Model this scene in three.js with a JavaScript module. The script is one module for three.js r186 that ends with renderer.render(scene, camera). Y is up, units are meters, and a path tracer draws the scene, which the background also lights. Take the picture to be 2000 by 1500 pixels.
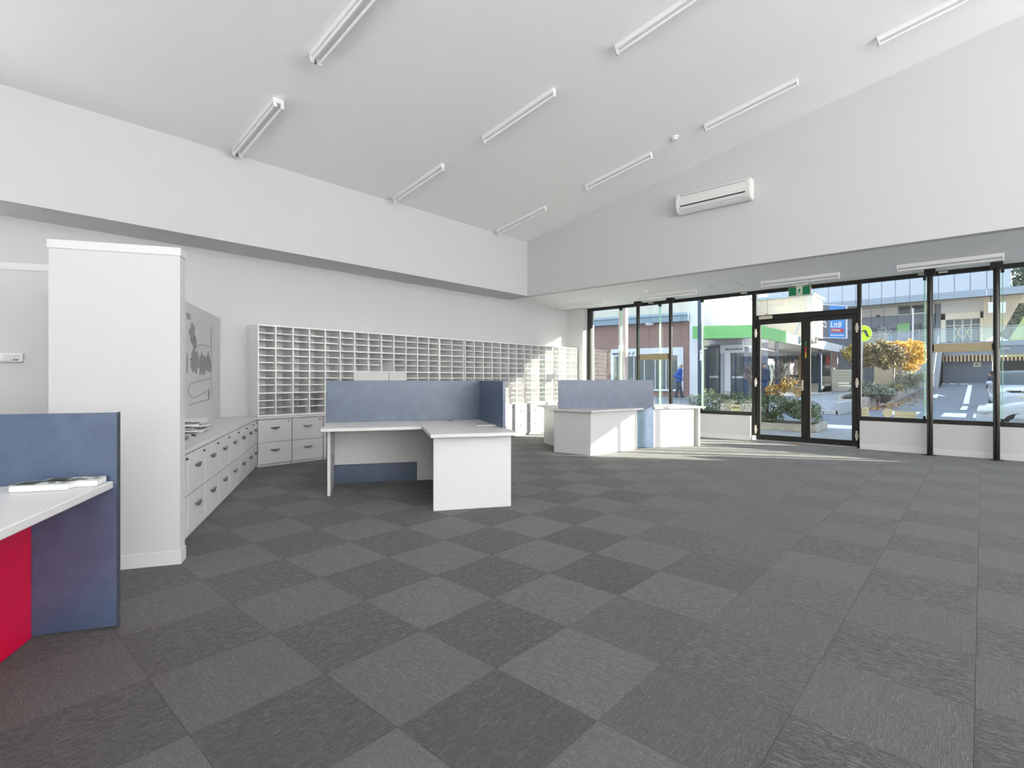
import * as THREE from 'three';
import { RoundedBoxGeometry } from 'three/addons/geometries/RoundedBoxGeometry.js';
import { TextGeometry } from 'three/addons/geometries/TextGeometry.js';
import { FontLoader } from 'three/addons/loaders/FontLoader.js';
import { MarchingCubes } from 'three/addons/objects/MarchingCubes.js';
import { mergeGeometries, mergeVertices, toCreasedNormals } from 'three/addons/utils/BufferGeometryUtils.js';
import { RectAreaLightUniformsLib } from 'three/addons/lights/RectAreaLightUniformsLib.js';

// ------------------------------------------------------------------ camera, sky, sun, added fill lights, exposure
const scene = new THREE.Scene();
const F = 1018.78, HORIZON = 739.96, YAW = 0.733554, EYE = 1.22;
const camera = new THREE.PerspectiveCamera(2 * Math.atan(750 / F) * 180 / Math.PI, 2000 / 1500, 0.05, 400);
camera.position.set(0, EYE, 0);
camera.rotation.y = YAW;
camera.setViewOffset(2000, 1500, 0, 750 - HORIZON, 2000, 1500);
camera.updateProjectionMatrix();

const renderer = new THREE.WebGLRenderer({ antialias: true });
renderer.toneMapping = THREE.LinearToneMapping;
renderer.toneMappingExposure = 1.14;
renderer.shadowMap.enabled = true;
RectAreaLightUniformsLib.init();

const SKY = 1.95, SUN = 21, FILL = 20, UPTILT = 3, LEFT = 0.52, REAR = 0.5;
{ // clear winter sky: pale at the horizon, blue above, thin high cloud
  const w = 512, h = 256, data = new Float32Array(w * h * 4);
  for (let j = 0; j < h; j++) for (let i = 0; i < w; i++) {
    const el = ((j + 0.5) / h - 0.5) * Math.PI, a = i / w * Math.PI * 2, up = Math.max(0, Math.sin(el));
    const k = Math.pow(up, 0.55);
    const c = [0.98 - 0.52 * k, 1.0 - 0.34 * k, 1.04 - 0.06 * k];
    const cl = Math.max(0, Math.sin(a * 3 + 2 * Math.sin(el * 7)) * 0.5 + Math.sin(a * 7 - el * 23) * 0.3 + Math.sin(a * 13 + el * 41) * 0.2) * 0.6;
    const o = (j * w + i) * 4;
    for (let n = 0; n < 3; n++) data[o + n] = c[n] + (1.05 - c[n]) * cl;
    data[o + 3] = 1;
  }
  const t = new THREE.DataTexture(data, w, h, THREE.RGBAFormat, THREE.FloatType);
  t.mapping = THREE.EquirectangularReflectionMapping; t.magFilter = THREE.LinearFilter; t.needsUpdate = true;
  scene.background = t; scene.environment = t; scene.backgroundIntensity = SKY; scene.environmentIntensity = SKY;
}
const sun = new THREE.DirectionalLight(new THREE.Color(1, 0.93, 0.82), SUN);
sun.position.set(0.875 * 60 * 0.98 - 4, 60 * 0.2 + 1, -0.484 * 60 * 0.98 - 10); sun.target.position.set(-4, 1, -10);
sun.castShadow = true; sun.shadow.mapSize.set(4096, 4096);
Object.assign(sun.shadow.camera, { left: -40, right: 40, top: 25, bottom: -25, near: 1, far: 160 });
scene.add(sun, sun.target);
// unseen fill lights added right, left and rear, tilted up to even the room
function fillLight(name, x, y, z, tx, ty, tz, w, h, power) {
  const l = new THREE.RectAreaLight(new THREE.Color(1, 0.995, 0.985), power, w, h);
  l.name = name; l.position.set(x, y, z); l.lookAt(tx, ty, tz); scene.add(l);
}
for (const y of [0.95, 1.85, 2.75]) fillLight('right_fill_light', 9.7, y, -3.1, 8.7, y + UPTILT, -3.1, 14.4, 0.6, FILL * 0.9);
for (const y of [0.95, 1.85, 2.6]) {
  fillLight('left_fill_light', -7.5, y, 3.3, -6.5, y + 3, 3.3, 3.0, 0.6, FILL * LEFT);
  fillLight('rear_fill_light', 5.6, y, 4.7, 5.6, y + UPTILT, 3.7, 7.2, 0.6, FILL * REAR);
}

// ------------------------------------------------------------------ helpers
function RNG(seed) { let a = seed >>> 0; return () => { a = (a + 0x6D2B79F5) >>> 0; let t = Math.imul(a ^ (a >>> 15), 1 | a); t = (t + Math.imul(t ^ (t >>> 7), 61 | t)) ^ t; return ((t ^ (t >>> 14)) >>> 0) / 4294967296; }; }
const V = (x, y, z) => new THREE.Vector3(x, y, z), V2 = (x, y) => new THREE.Vector2(x, y);
const CY = Math.cos(YAW), SY = Math.sin(YAW);
const ray = (px, py) => { const r = (px - 1000) / F; return V(-SY + CY * r, (HORIZON - py) / F, -(CY + SY * r)); };   // per metre of depth
const at = (px, py, d) => ray(px, py).multiplyScalar(d).add(V(0, EYE, 0));
const onZ = (px, py, z) => { const q = ray(px, py); return at(px, py, z / q.z); };
const onX = (px, py, x) => { const q = ray(px, py); return at(px, py, x / q.x); };
const onY = (px, py, y) => { const q = ray(px, py); return at(px, py, (y - EYE) / q.y); };
const used = new Map();
function numbered(name) { const n = used.get(name) || 0; used.set(name, n + 1); return n ? `${name}_${String(n).padStart(3, '0')}` : name; }
function put(o, parent) { o.castShadow = o.receiveShadow = true; parent.add(o); return o; }
function part(name, geo, m, parent) {
  if (Array.isArray(geo)) geo = merge(geo);
  const o = new THREE.Mesh(geo, m); o.name = name; return put(o, parent);
}
function tag(o, label, category, group) { o.userData = { label, category }; if (group) o.userData.group = group; return o; }
function thing(name, label, category, [x, y, z] = [0, 0, 0], turn = 0, group) {
  const o = new THREE.Group(); o.name = numbered(name); o.position.set(x, y, z); o.rotation.y = turn; scene.add(o);
  return tag(o, label, category, group);
}
function single(name, geo, m, label, category, group) { const o = part(numbered(name), geo, m, scene); return tag(o, label, category, group); }
function struct(name, geo, m, parent) {
  const o = geo ? part(parent ? name : numbered(name), geo, m, parent || scene) : new THREE.Group();
  if (!geo) { o.name = numbered(name); scene.add(o); }
  if (!parent) o.userData = { kind: 'structure' };
  return o;
}
function merge(list) {
  return mergeGeometries(list.map((g) => { g = g.index ? g.toNonIndexed() : g; for (const k of Object.keys(g.attributes)) if (!['position', 'normal', 'uv', 'color'].includes(k)) g.deleteAttribute(k); return g; }));
}
// texture coordinates in metres, from the side each face looks to
function meterUV(g) {
  g = g.index ? g.toNonIndexed() : g; const p = g.attributes.position, n = g.attributes.normal, uv = new Float32Array(p.count * 2);
  for (let i = 0; i < p.count; i += 3) {
    const ax = Math.abs(n.getX(i)), ay = Math.abs(n.getY(i)), az = Math.abs(n.getZ(i));
    for (let k = i; k < i + 3; k++) { const q = ay >= ax && ay >= az ? [p.getX(k), p.getZ(k)] : ax >= az ? [p.getZ(k), p.getY(k)] : [p.getX(k), p.getY(k)]; uv[2 * k] = q[0]; uv[2 * k + 1] = q[1]; }
  }
  g.setAttribute('uv', new THREE.BufferAttribute(uv, 2)); return g;
}
const bx = (x0, x1, y0, y1, z0, z1) => { const g = new THREE.BoxGeometry(Math.abs(x1 - x0), Math.abs(y1 - y0), Math.abs(z1 - z0)); g.translate((x0 + x1) / 2, (y0 + y1) / 2, (z0 + z1) / 2); return meterUV(g); };
const rb = (x0, x1, y0, y1, z0, z1, r = 0.004) => { const g = new RoundedBoxGeometry(Math.abs(x1 - x0), Math.abs(y1 - y0), Math.abs(z1 - z0), 1, r); g.translate((x0 + x1) / 2, (y0 + y1) / 2, (z0 + z1) / 2); return meterUV(g); };
const cyl = (x, y0, y1, z, r0, r1 = r0, n = 20) => { const g = new THREE.CylinderGeometry(r1, r0, y1 - y0, n); g.translate(x, (y0 + y1) / 2, z); return g; };
function rod(a, b, r0, r1 = r0, n = 8) {
  const d = b.clone().sub(a), g = new THREE.CylinderGeometry(r1, r0, d.length(), n); g.translate(0, d.length() / 2, 0);
  g.applyQuaternion(new THREE.Quaternion().setFromUnitVectors(V(0, 1, 0), d.normalize())); g.translate(a.x, a.y, a.z); return g;
}
// upright slab over a footprint of [x, z] corners
function prism(pts, y0, y1, bevel = 0) {
  const s = new THREE.Shape(pts.map(([x, z]) => V2(x, -z)));
  const g = new THREE.ExtrudeGeometry(s, { depth: y1 - y0 - 2 * bevel, bevelEnabled: bevel > 0, bevelSize: bevel, bevelThickness: bevel, bevelOffset: -bevel, bevelSegments: 1 });
  g.rotateX(-Math.PI / 2); g.translate(0, y0 + bevel, 0); return meterUV(g);
}
// board standing on the line a - b, thickness to its left when walking from a to b
function board(a, b, y0, y1, t) {
  const dx = b[0] - a[0], dz = b[1] - a[1], l = Math.hypot(dx, dz), nx = dz / l * t, nz = -dx / l * t;
  return prism([a, b, [b[0] + nx, b[1] + nz], [a[0] + nx, a[1] + nz]], y0, y1, Math.min(0.002, Math.abs(t) / 5));
}
const plate = (pts, depth, bevel = 0) => new THREE.ExtrudeGeometry(new THREE.Shape(pts.map(([x, y]) => V2(x, y))), { depth, bevelEnabled: bevel > 0, bevelSize: bevel, bevelThickness: bevel, bevelOffset: -bevel, bevelSegments: 1 });
const font = await new FontLoader().loadAsync('fonts/droid/droid_sans_bold.typeface.json');
const thin = await new FontLoader().loadAsync('fonts/droid/droid_sans_regular.typeface.json');
function letters(s, size, f = font, depth = 0.01) { const g = new TextGeometry(s, { font: f, size, depth, curveSegments: 4, bevelEnabled: false }); g.computeBoundingBox(); return g; }
function lettersTo(s, width, f = font, depth = 0.01) { const g = letters(s, 1, f, 0.02), b = g.boundingBox, k = width / (b.max.x - b.min.x); g.translate(-b.min.x, 0, 0); g.scale(k, k, depth / 0.02); return g; }

// ------------------------------------------------------------------ materials
function canvas(w, h, draw) { const c = document.createElement('canvas'); c.width = w; c.height = h; draw(c.getContext('2d'), w, h); return c; }
function tex(c, srgb = true, repeat = 1) { const t = new THREE.CanvasTexture(c); t.wrapS = t.wrapT = THREE.RepeatWrapping; t.repeat.set(repeat, repeat); if (srgb) t.colorSpace = THREE.SRGBColorSpace; t.magFilter = THREE.LinearFilter; return t; }
function noiseTex(size, seed, base, spread, coarse = 0, repeat = 1, srgb = true) {
  const r = RNG(seed), n = 16, low = Array.from({ length: n * n }, () => r() - 0.5);
  return tex(canvas(size, size, (c) => {
    const im = c.createImageData(size, size);
    for (let y = 0; y < size; y++) for (let x = 0; x < size; x++) {
      const u = x / size * n, v = y / size * n, i = Math.floor(u), j = Math.floor(v), fu = u - i, fv = v - j, s = fu * fu * (3 - 2 * fu), q = fv * fv * (3 - 2 * fv);
      const g = (a, b) => low[(b % n) * n + (a % n)];
      const L = (g(i, j) * (1 - s) + g(i + 1, j) * s) * (1 - q) + (g(i, j + 1) * (1 - s) + g(i + 1, j + 1) * s) * q;
      const k = (r() - 0.5) * spread + L * coarse, o = (y * size + x) * 4;
      for (let m = 0; m < 3; m++) im.data[o + m] = Math.max(0, Math.min(255, base[m] + k));
      im.data[o + 3] = 255;
    }
    c.putImageData(im, 0, 0);
  }), srgb, repeat);
}
const plasterBump = noiseTex(256, 5, [128, 128, 128], 70, 40, 2, false);
const std = (color, roughness = 0.6, extra = {}) => new THREE.MeshStandardMaterial({ color, roughness, ...extra });
const lin = (r, g, b) => new THREE.Color().setRGB(r, g, b);
const M = {
  wall: std(lin(0.62, 0.62, 0.625), 0.75, { bumpMap: plasterBump, bumpScale: 0.0004 }),
  ceiling: std(lin(0.94, 0.94, 0.94), 0.85, { bumpMap: plasterBump, bumpScale: 0.0003 }),
  laminate: std(lin(0.7, 0.7, 0.702), 0.38),
  laminateEdge: std(lin(0.7, 0.7, 0.7), 0.4),
  shelf: std(lin(0.86, 0.86, 0.855), 0.32),
  shelfBack: std(lin(0.88, 0.875, 0.87), 0.5),
  joint: std(lin(0.05, 0.05, 0.052), 0.9),
  black: std(lin(0.012, 0.012, 0.011), 0.3),
  blackFrame: std(lin(0.008, 0.0075, 0.006), 0.5),
  polish: std(lin(0.008, 0.0075, 0.006), 0.2),
  chrome: std(lin(0.62, 0.62, 0.6), 0.28, { metalness: 0.9 }),
  steel: std(lin(0.5, 0.5, 0.5), 0.35, { metalness: 0.6 }),
  handle: std(lin(0.3, 0.3, 0.3), 0.3, { metalness: 0.85 }),
  creamMetal: std(lin(0.62, 0.58, 0.46), 0.4),
  beigeRail: std(lin(0.42, 0.36, 0.22), 0.45),
  tube: std(lin(0.9, 0.9, 0.9), 0.25),
  batten: std(lin(0.84, 0.84, 0.84), 0.45),
  plastic: std(lin(0.8, 0.8, 0.79), 0.35),
  red: new THREE.MeshPhysicalMaterial({ color: lin(0.62, 0.0, 0.045), roughness: 0.32 }),
  glass: new THREE.MeshPhysicalMaterial({ color: lin(0.97, 0.99, 0.97), roughness: 0, transmission: 1, thickness: 0, ior: 1.5 }),
  fin: new THREE.MeshPhysicalMaterial({ color: lin(0.62, 0.86, 0.7), roughness: 0.08, transmission: 0.75, thickness: 0 }),
  darkGlass: new THREE.MeshPhysicalMaterial({ color: lin(0.045, 0.06, 0.065), roughness: 0.06 }),
  shopGlass: new THREE.MeshPhysicalMaterial({ color: lin(0.1, 0.13, 0.13), roughness: 0.06 }),
  paper: std(lin(0.8, 0.8, 0.79), 0.7),
};
{ // wiped dust on the blue partition board: swirls of a paler film
  const r = RNG(77);
  M.bluePanel = new THREE.MeshPhysicalMaterial({ roughness: 0.34, ior: 1.8, map: tex(canvas(1024, 1024, (c, w, h) => {
    c.fillStyle = 'rgb(64,83,112)'; c.fillRect(0, 0, w, h); c.lineCap = 'round';
    for (let k = 0; k < 240; k++) {
      const x = r() * w, y = r() * h, R = 30 + r() * 150, a = r() * 6.3;
      c.strokeStyle = `rgba(${r() < 0.7 ? '150,168,186' : '66,78,112'},${0.015 + r() * 0.035})`; c.lineWidth = 8 + r() * 46;
      for (const ox of [-w, 0, w]) { c.beginPath(); c.ellipse(x + ox, y, R, R * (0.4 + r() * 0.3), a, 0, 2 + r() * 3); c.stroke(); }
    }
  }), true, 0.6) });
}
// carpet: one loop pile; its tones paint in the sheen, one with pale flecks
function pileCanvas(base, fleck, seed, flecks) {
  const r = RNG(seed);
  return canvas(512, 512, (c, w, h) => {
    c.fillStyle = `rgb(${base},${base},${base})`; c.fillRect(0, 0, w, h);
    for (let k = 0; k < 15000; k++) { const g = base + (r() - 0.5) * 46; c.fillStyle = `rgba(${g},${g},${g + 1},0.6)`; c.fillRect(r() * w, r() * h, 2 + r() * 8, 1.6 + r() * 1.4); }
    for (let k = 0; k < flecks; k++) { const g = fleck + (r() - 0.5) * 24; c.fillStyle = `rgba(${g},${g},${g + 1},${0.3 + r() * 0.5})`; const x = r() * w, y = Math.floor(r() * 64) * 8; c.fillRect(x, y, 14 + r() * 34, 3 + r() * 2); }
  });
}
const pileBump = tex(canvas(512, 512, (c, w, h) => {
  const r = RNG(31); c.fillStyle = '#666'; c.fillRect(0, 0, w, h);
  for (let y = 0; y < h; y += 6) for (let x = -8; x < w;) { const l = 8 + r() * 22, g = 90 + r() * 150 | 0; c.fillStyle = `rgb(${g},${g},${g})`; c.fillRect(x, y + 1, l - 2, 4); x += l; }
}), false);
function carpet(base, fleck, seed, flecks) { return new THREE.MeshPhysicalMaterial({ color: 0xffffff, roughness: 0.9, sheen: 0.8, sheenRoughness: 0.4, sheenColor: lin(0.6, 0.6, 0.6), map: tex(pileCanvas(base, fleck, seed, flecks)), bumpMap: pileBump, bumpScale: 0.0025 }); }
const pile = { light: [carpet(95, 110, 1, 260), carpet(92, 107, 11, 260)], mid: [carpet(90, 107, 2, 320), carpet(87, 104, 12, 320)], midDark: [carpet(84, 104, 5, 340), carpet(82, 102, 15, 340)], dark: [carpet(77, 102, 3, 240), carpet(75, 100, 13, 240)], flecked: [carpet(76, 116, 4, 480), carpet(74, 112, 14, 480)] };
// ------------------------------------------------------------------ the room
const XL = -7.77, ZW = -10.95, XB = -7.11, ZB = -8.37, YS = 2.965, XR = 10, ZK = 5;
const roofY = (x) => x < 2.2 ? 4.095 + 0.1745 * (x - XB) : 4.095 + 0.1745 * (2.2 - XB) - 0.1745 * (x - 2.2);
{ // floor: slab and carpet tiles of 0.5 m, quarter-turned in turn
  const floor = struct('floor', bx(XL - 0.2, XR + 0.2, -0.16, -0.012, -11.2, ZK + 0.2), M.joint);
  const tileGeo = [0, 1].map((q) => { const g = rb(-0.2497, 0.2497, -0.012, 0, -0.2497, 0.2497, 0.0015), uv = g.attributes.uv; for (let i = 0; i < uv.count; i++) { let u = uv.getX(i) / 0.5 + 0.5, v = uv.getY(i) / 0.5 + 0.5; if (q) [u, v] = [v, -u]; uv.setXY(i, u, v); } return g; });
  const cells = [], rnd = RNG(9);
  for (let i = -16; i <= 12; i++) for (let j = -11; j <= 22; j++) {
    const x = -0.0207 + 0.5 * i - 0.25, z = -(0.088 + 0.5 * j) + 0.25;
    if (x < XL - 0.2 || x > XR + 0.2 || z > ZK + 0.2 || z < ZW + 0.05) continue;
    const d = -CY * z - SY * x, r = -SY * z + CY * x, p = [1000 + F * r / d, HORIZON + F * EYE / d];
    const seen = d > 0.5 && p[0] > -250 && p[0] < 2250 && p[1] < 1800 && x > -7.3;
    const facing = Math.atan2(x, -z);          // view direction; pile sheen is painted into the tile tone
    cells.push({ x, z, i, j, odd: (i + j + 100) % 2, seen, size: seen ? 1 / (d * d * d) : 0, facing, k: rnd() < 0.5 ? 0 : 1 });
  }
  const sheenToneOf = (c) => c.facing < -0.5 ? (c.odd ? 'dark' : 'light') : c.facing < -0.36 ? (c.odd ? 'midDark' : 'mid') : c.facing < -0.22 ? (c.odd ? 'mid' : 'midDark') : (c.odd ? 'light' : 'flecked');
  cells.sort((a, b) => b.size - a.size);
  const rest = { light: [], mid: [], midDark: [], dark: [], flecked: [] };
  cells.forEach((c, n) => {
    const kind = sheenToneOf(c);
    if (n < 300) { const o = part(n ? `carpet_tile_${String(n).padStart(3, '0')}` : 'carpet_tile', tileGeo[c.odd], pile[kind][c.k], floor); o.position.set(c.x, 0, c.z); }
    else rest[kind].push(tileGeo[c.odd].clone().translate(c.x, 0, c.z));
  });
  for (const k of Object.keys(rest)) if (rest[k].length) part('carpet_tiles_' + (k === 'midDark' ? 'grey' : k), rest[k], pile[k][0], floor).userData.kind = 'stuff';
}
const shell = (name, geo, m = M.wall) => struct(name, geo, m);
shell('wall_left', [bx(XL - 0.2, XL, 0, 4.4, -11.2, 1.7), bx(XL - 0.2, XL, 0, 0.5, 1.7, 4.9), bx(XL - 0.2, XL, 2.9, 4.4, 1.7, 4.9), bx(XL - 0.2, XL, 0, 4.4, 4.9, ZK + 0.2)]);
shell('ceiling_beam', bx(XL, XB, YS, 4.3, ZB - 0.15, ZK));
shell('wall_back', [bx(XL, XR, 0, 0.5, ZK, ZK + 0.2), bx(XL, XR, 3.2, 6.0, ZK, ZK + 0.2), bx(XL, 2.0, 0.5, 3.2, ZK, ZK + 0.2), bx(9.2, XR, 0.5, 3.2, ZK, ZK + 0.2)]);
shell('wall_right', [bx(XR, XR + 0.2, 0, 0.5, -11.2, ZK + 0.2), bx(XR, XR + 0.2, 3.2, 6.0, -11.2, ZK + 0.2), bx(XR, XR + 0.2, 0.5, 3.2, -11.2, -10.4), bx(XR, XR + 0.2, 0.5, 3.2, 4.2, ZK + 0.2)]);
shell('ceiling_soffit', bx(XL, XR, YS, YS + 0.15, -11.2, ZB - 0.15), M.ceiling);
{
  const pts = [[XL - 0.1, YS], [XR, YS]]; for (const x of [XR, 2.2, XL - 0.1]) pts.push([x, roofY(x) + 0.08]);
  shell('wall_front_bulkhead', meterUV(plate(pts, 0.15).translate(0, 0, ZB - 0.15)));
  const slab = [[XL - 0.2, roofY(XL - 0.2)], [2.2, roofY(2.2)], [XR + 0.2, roofY(XR + 0.2)], [XR + 0.2, 6.1], [XL - 0.2, 6.1]];
  shell('ceiling', meterUV(plate(slab, ZK + 0.2 - ZB + 0.1).translate(0, 0, ZB - 0.1)), M.ceiling);
}
shell('wall_front', [bx(XL, -7.3, 0, YS, -11.2, -10.7), bx(-7.3, -3.4, 0, 0.49, -11.1, -10.8), bx(-1.584, 1.95, 0, 0.49, -11.1, -10.8), bx(1.95, 2.6, 0, 1.2, -11.1, -10.8), bx(2.6, 2.8, 0, 0.49, -11.1, -10.8), bx(2.8, 3.1, 0, 1.2, -11.1, -10.8), bx(3.1, XR, 0, YS, -11.2, -10.8)]);  // unseen high sills and slit at the right shaped for the sun bands
struct('baseboard_front', [rb(-7.3, -3.405, 0, 0.1, -10.8, -10.792, 0.002), rb(-1.58, 1.95, 0, 0.1, -10.8, -10.792, 0.002)], M.laminateEdge);
// office partition of 2.08 m: a run on the skew with a wide end, and a second run behind it
const SK = 150 * Math.PI / 180, sk = (s, q) => [-4.497 - 0.866 * s + 0.5 * q, -1.292 - 0.5 * s - 0.866 * q];
{
  const end = [sk(-0.592, 0.108), sk(-0.592, -0.6), sk(-0.48, -0.6), sk(-0.48, 0.108)];
  const run = [sk(-0.48, -0.47), sk(-0.48, -0.585), sk(3.44, -0.585), sk(3.506, -0.47)];
  shell('wall_partition', [prism(end, 0, 2.03), prism(run, 0, 2.05), prism([sk(0.3, -0.585), sk(0.42, -0.585), sk(0.42, -5.2), sk(0.3, -5.2)], 0, 2.03)]);
  const lip = (a, b, c, d, y) => prism([sk(a, b), sk(c, b), sk(c, d), sk(a, d)], y, y + 0.055, 0.003);
  struct('trim_1', [lip(-0.598, 0.114, -0.474, -0.606, 2.03), lip(0.294, -0.6, 0.426, -5.2, 2.03)], M.laminateEdge);
  struct('baseboard_partition', [prism([sk(-0.6, 0.116), sk(-0.6, -0.6), sk(-0.592, -0.6), sk(-0.592, 0.108), sk(-0.48, 0.108), sk(-0.48, 0.116)], 0, 0.09, 0.001), prism([sk(0.292, -0.6), sk(0.3, -0.6), sk(0.3, -5.2), sk(0.292, -5.2)], 0, 0.09, 0.001)], M.laminateEdge);
}
// ------------------------------------------------------------------ shopfront
const FT = 0.055;
function bar(parent, name, x0, x1, y0, y1, m = M.blackFrame, z0 = -11.0, z1 = -10.9) { return part(name, rb(x0, x1, y0, y1, z0, z1, 0.004), m, parent); }
function pane(parent, x0, x1, y0, y1, z = ZW) { return part('glass_pane', bx(x0, x1, y0, y1, z - 0.003, z + 0.003), M.glass, parent); }
{
  const w1 = struct('window_1');
  bar(w1, 'jamb', -7.3, -7.2, 0.49, YS); bar(w1, 'jamb', -3.4, -3.33, 0.1, YS); bar(w1, 'head', -7.2, -3.4, 2.9, YS); bar(w1, 'sill', -7.3, -3.4, 0.49, 0.56);
  const j1 = [-7.2, -6.35, -5.36, -4.4, -3.4]; for (let k = 0; k < 4; k++) pane(w1, j1[k] + (k ? 0.004 : 0), j1[k + 1] - (k < 3 ? 0.004 : 0), 0.55, 2.905);
  const w2 = struct('window_2');
  bar(w2, 'jamb', -1.64, -1.58, 0, YS); bar(w2, 'head', -1.58, 3.1, 2.9, YS); bar(w2, 'sill', -1.58, 1.95, 0.49, 0.56); bar(w2, 'sill', 1.95, 2.6, 1.2, 1.26); bar(w2, 'sill', 2.8, 3.1, 1.2, 1.26); bar(w2, 'jamb', 1.37, 1.43, 0.5, 2.9);
  const j2 = [-1.58, -0.7, 0.23, 1.38]; for (let k = 0; k < 3; k++) pane(w2, j2[k] + (k ? 0.004 : 0), j2[k + 1] - 0.004, 0.55, 2.905); pane(w2, 1.43, 1.95, 0.55, 2.905); pane(w2, 1.95, 2.6, 1.25, 2.905); pane(w2, 2.6, 2.8, 0.5, 2.905); pane(w2, 2.8, 3.1, 1.25, 2.905);
  for (const [w, xs] of [[w1, [-6.35, -5.36, -4.4]], [w2, [-0.7, 0.23]]]) for (const x of xs) {
    part('glass_fin', rb(x - 0.007, x + 0.007, 0.6, 2.86, -10.94, -10.86, 0.002), M.fin, w);
    part('fin_clamp', [rb(x - 0.02, x + 0.02, 2.84, 2.9, -10.94, -10.85, 0.003), rb(x - 0.02, x + 0.02, 0.56, 0.61, -10.94, -10.85, 0.003)], M.blackFrame, w);
  }
  // double door with a fanlight
  const d = struct('door_1');
  bar(d, 'transom', -3.33, -1.64, 2.37, 2.47); bar(d, 'head', -3.33, -1.64, 2.9, YS); pane(d, -3.33, -1.64, 2.465, 2.905);
  part('white_bead', rb(-3.315, -3.295, 2.47, 2.9, -10.9, -10.885, 0.003), M.laminateEdge, d);
  part('threshold', rb(-3.33, -1.64, -0.01, 0.012, -11.05, -10.84, 0.003), M.steel, d);
  const leaf = (x0, x1, name) => {
    const l = new THREE.Group(); l.name = name; d.add(l);
    part('stile', rb(x0, x0 + 0.075, 0.02, 2.37, -10.98, -10.92, 0.004), M.blackFrame, l); part('stile', rb(x1 - 0.075, x1, 0.02, 2.37, -10.98, -10.92, 0.004), M.blackFrame, l);
    part('rail', rb(x0 + 0.075, x1 - 0.075, 2.29, 2.37, -10.98, -10.92, 0.004), M.blackFrame, l); part('rail', rb(x0 + 0.075, x1 - 0.075, 0.02, 0.125, -10.98, -10.92, 0.004), M.blackFrame, l);
    part('glass_pane', bx(x0 + 0.07, x1 - 0.07, 0.12, 2.295, -10.953, -10.947), M.glass, l);
    return l;
  };
  const L = leaf(-3.325, -2.452, 'door_leaf'), Rr = leaf(-2.448, -1.645, 'door_leaf');
  for (const [l, x] of [[L, -3.33], [Rr, -1.64]]) for (const y of [0.22, 1.15, 2.12]) part('hinge', [cyl(x, y - 0.07, y + 0.07, -10.89, 0.016, 0.016, 10), rb(x - 0.028, x + 0.028, y - 0.04, y + 0.04, -10.91, -10.896, 0.003), cyl(x, y + 0.07, y + 0.085, -10.89, 0.02, 0.012, 10), cyl(x, y - 0.085, y - 0.07, -10.89, 0.012, 0.02, 10)], M.creamMetal, l);
  part('lever_handle', [rb(-2.52, -2.488, 1.0, 1.2, -10.925, -10.905, 0.006), rod(V(-2.505, 1.06, -10.9), V(-2.505, 1.06, -10.86), 0.009), rod(V(-2.505, 1.06, -10.86), V(-2.63, 1.06, -10.86), 0.009)], M.creamMetal, L);
  part('door_closer', [rb(-3.26, -3.02, 2.385, 2.45, -10.9, -10.86, 0.006), rod(V(-3.2, 2.46, -10.87), V(-3.08, 2.475, -10.82), 0.008)], M.creamMetal, d);
  const colours = [[0.05, 0.2, 0.06], [0.5, 0.02, 0.02], [0.75, 0.4, 0.03]];
  colours.forEach((c, k) => part('strip_sticker', rb(-2.462, -2.438, 1.95 - k * 0.105, 2.05 - k * 0.105, -10.9, -10.8985, 0.0005).translate(0, -0.13, -0.018), std(lin(...c), 0.5), Rr));
}
// alarm contacts on the head of the frames
for (const [px, py] of [[1243, 592], [1271, 588], [1453, 571], [1802, 535], [1842, 530]]) { const p = onZ(px, py, -10.885); single('alarm_contact', rb(p.x - 0.06, p.x + 0.06, 2.925, 2.955, -10.9, -10.875, 0.004), M.creamMetal, { 1243: 'cream alarm contact beside the pole nearest the pigeonholes', 1271: 'cream alarm contact between the two poles by the bank view', 1453: 'cream alarm contact on the frame left of the door', 1802: 'cream alarm contact left of the pole right of the door', 1842: 'cream alarm contact between the two right-hand poles' }[px], 'alarm contact', 'alarm contacts'); }
// polished posts under the soffit, in two pairs, each pair with a cream rail
[[-5.78, 'slim black steel post nearest the pigeonhole shelves'], [-5.0, 'slim black steel post standing over the far desk partition'], [-0.62, 'slim black steel post first to the right of the glass door'], [0.16, 'slim black steel post furthest right before the shop window']].forEach(([x, label]) => {
  const t = thing('steel_post', label, 'post', [x, 0, -10.67], 0, 'posts by the shop window');
  part('shaft', cyl(0, 0.012, 2.87, 0, 0.04, 0.04, 28), M.polish, t);
  part('cap_plate', prism([[-0.07, -0.07], [0.07, -0.07], [0.07, 0.07], [-0.07, 0.07]], 2.87, 2.965, 0.004), M.blackFrame, t);
  part('base_plate', cyl(0, 0.001, 0.013, 0, 0.085, 0.085, 28), M.polish, t);
});
[[-5.74, -5.04, 'cream metal rail between the two posts before the bank'], [-0.58, 0.12, 'cream metal rail between the two posts right of the door']].forEach(([a, b, l]) => { const t = thing('post_rail', l, 'rail', [a, 1.64, -10.67], 0, 'rails between posts'); part('rail_board', rb(0, b - a, 0, 0.135, -0.015, 0.015, 0.006), M.beigeRail, t); for (const e of [0.006, b - a - 0.006]) part('clamp', rb(e - 0.006, e + 0.006, 0.02, 0.115, -0.02, 0.02, 0.003), M.blackFrame, t); });
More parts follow.
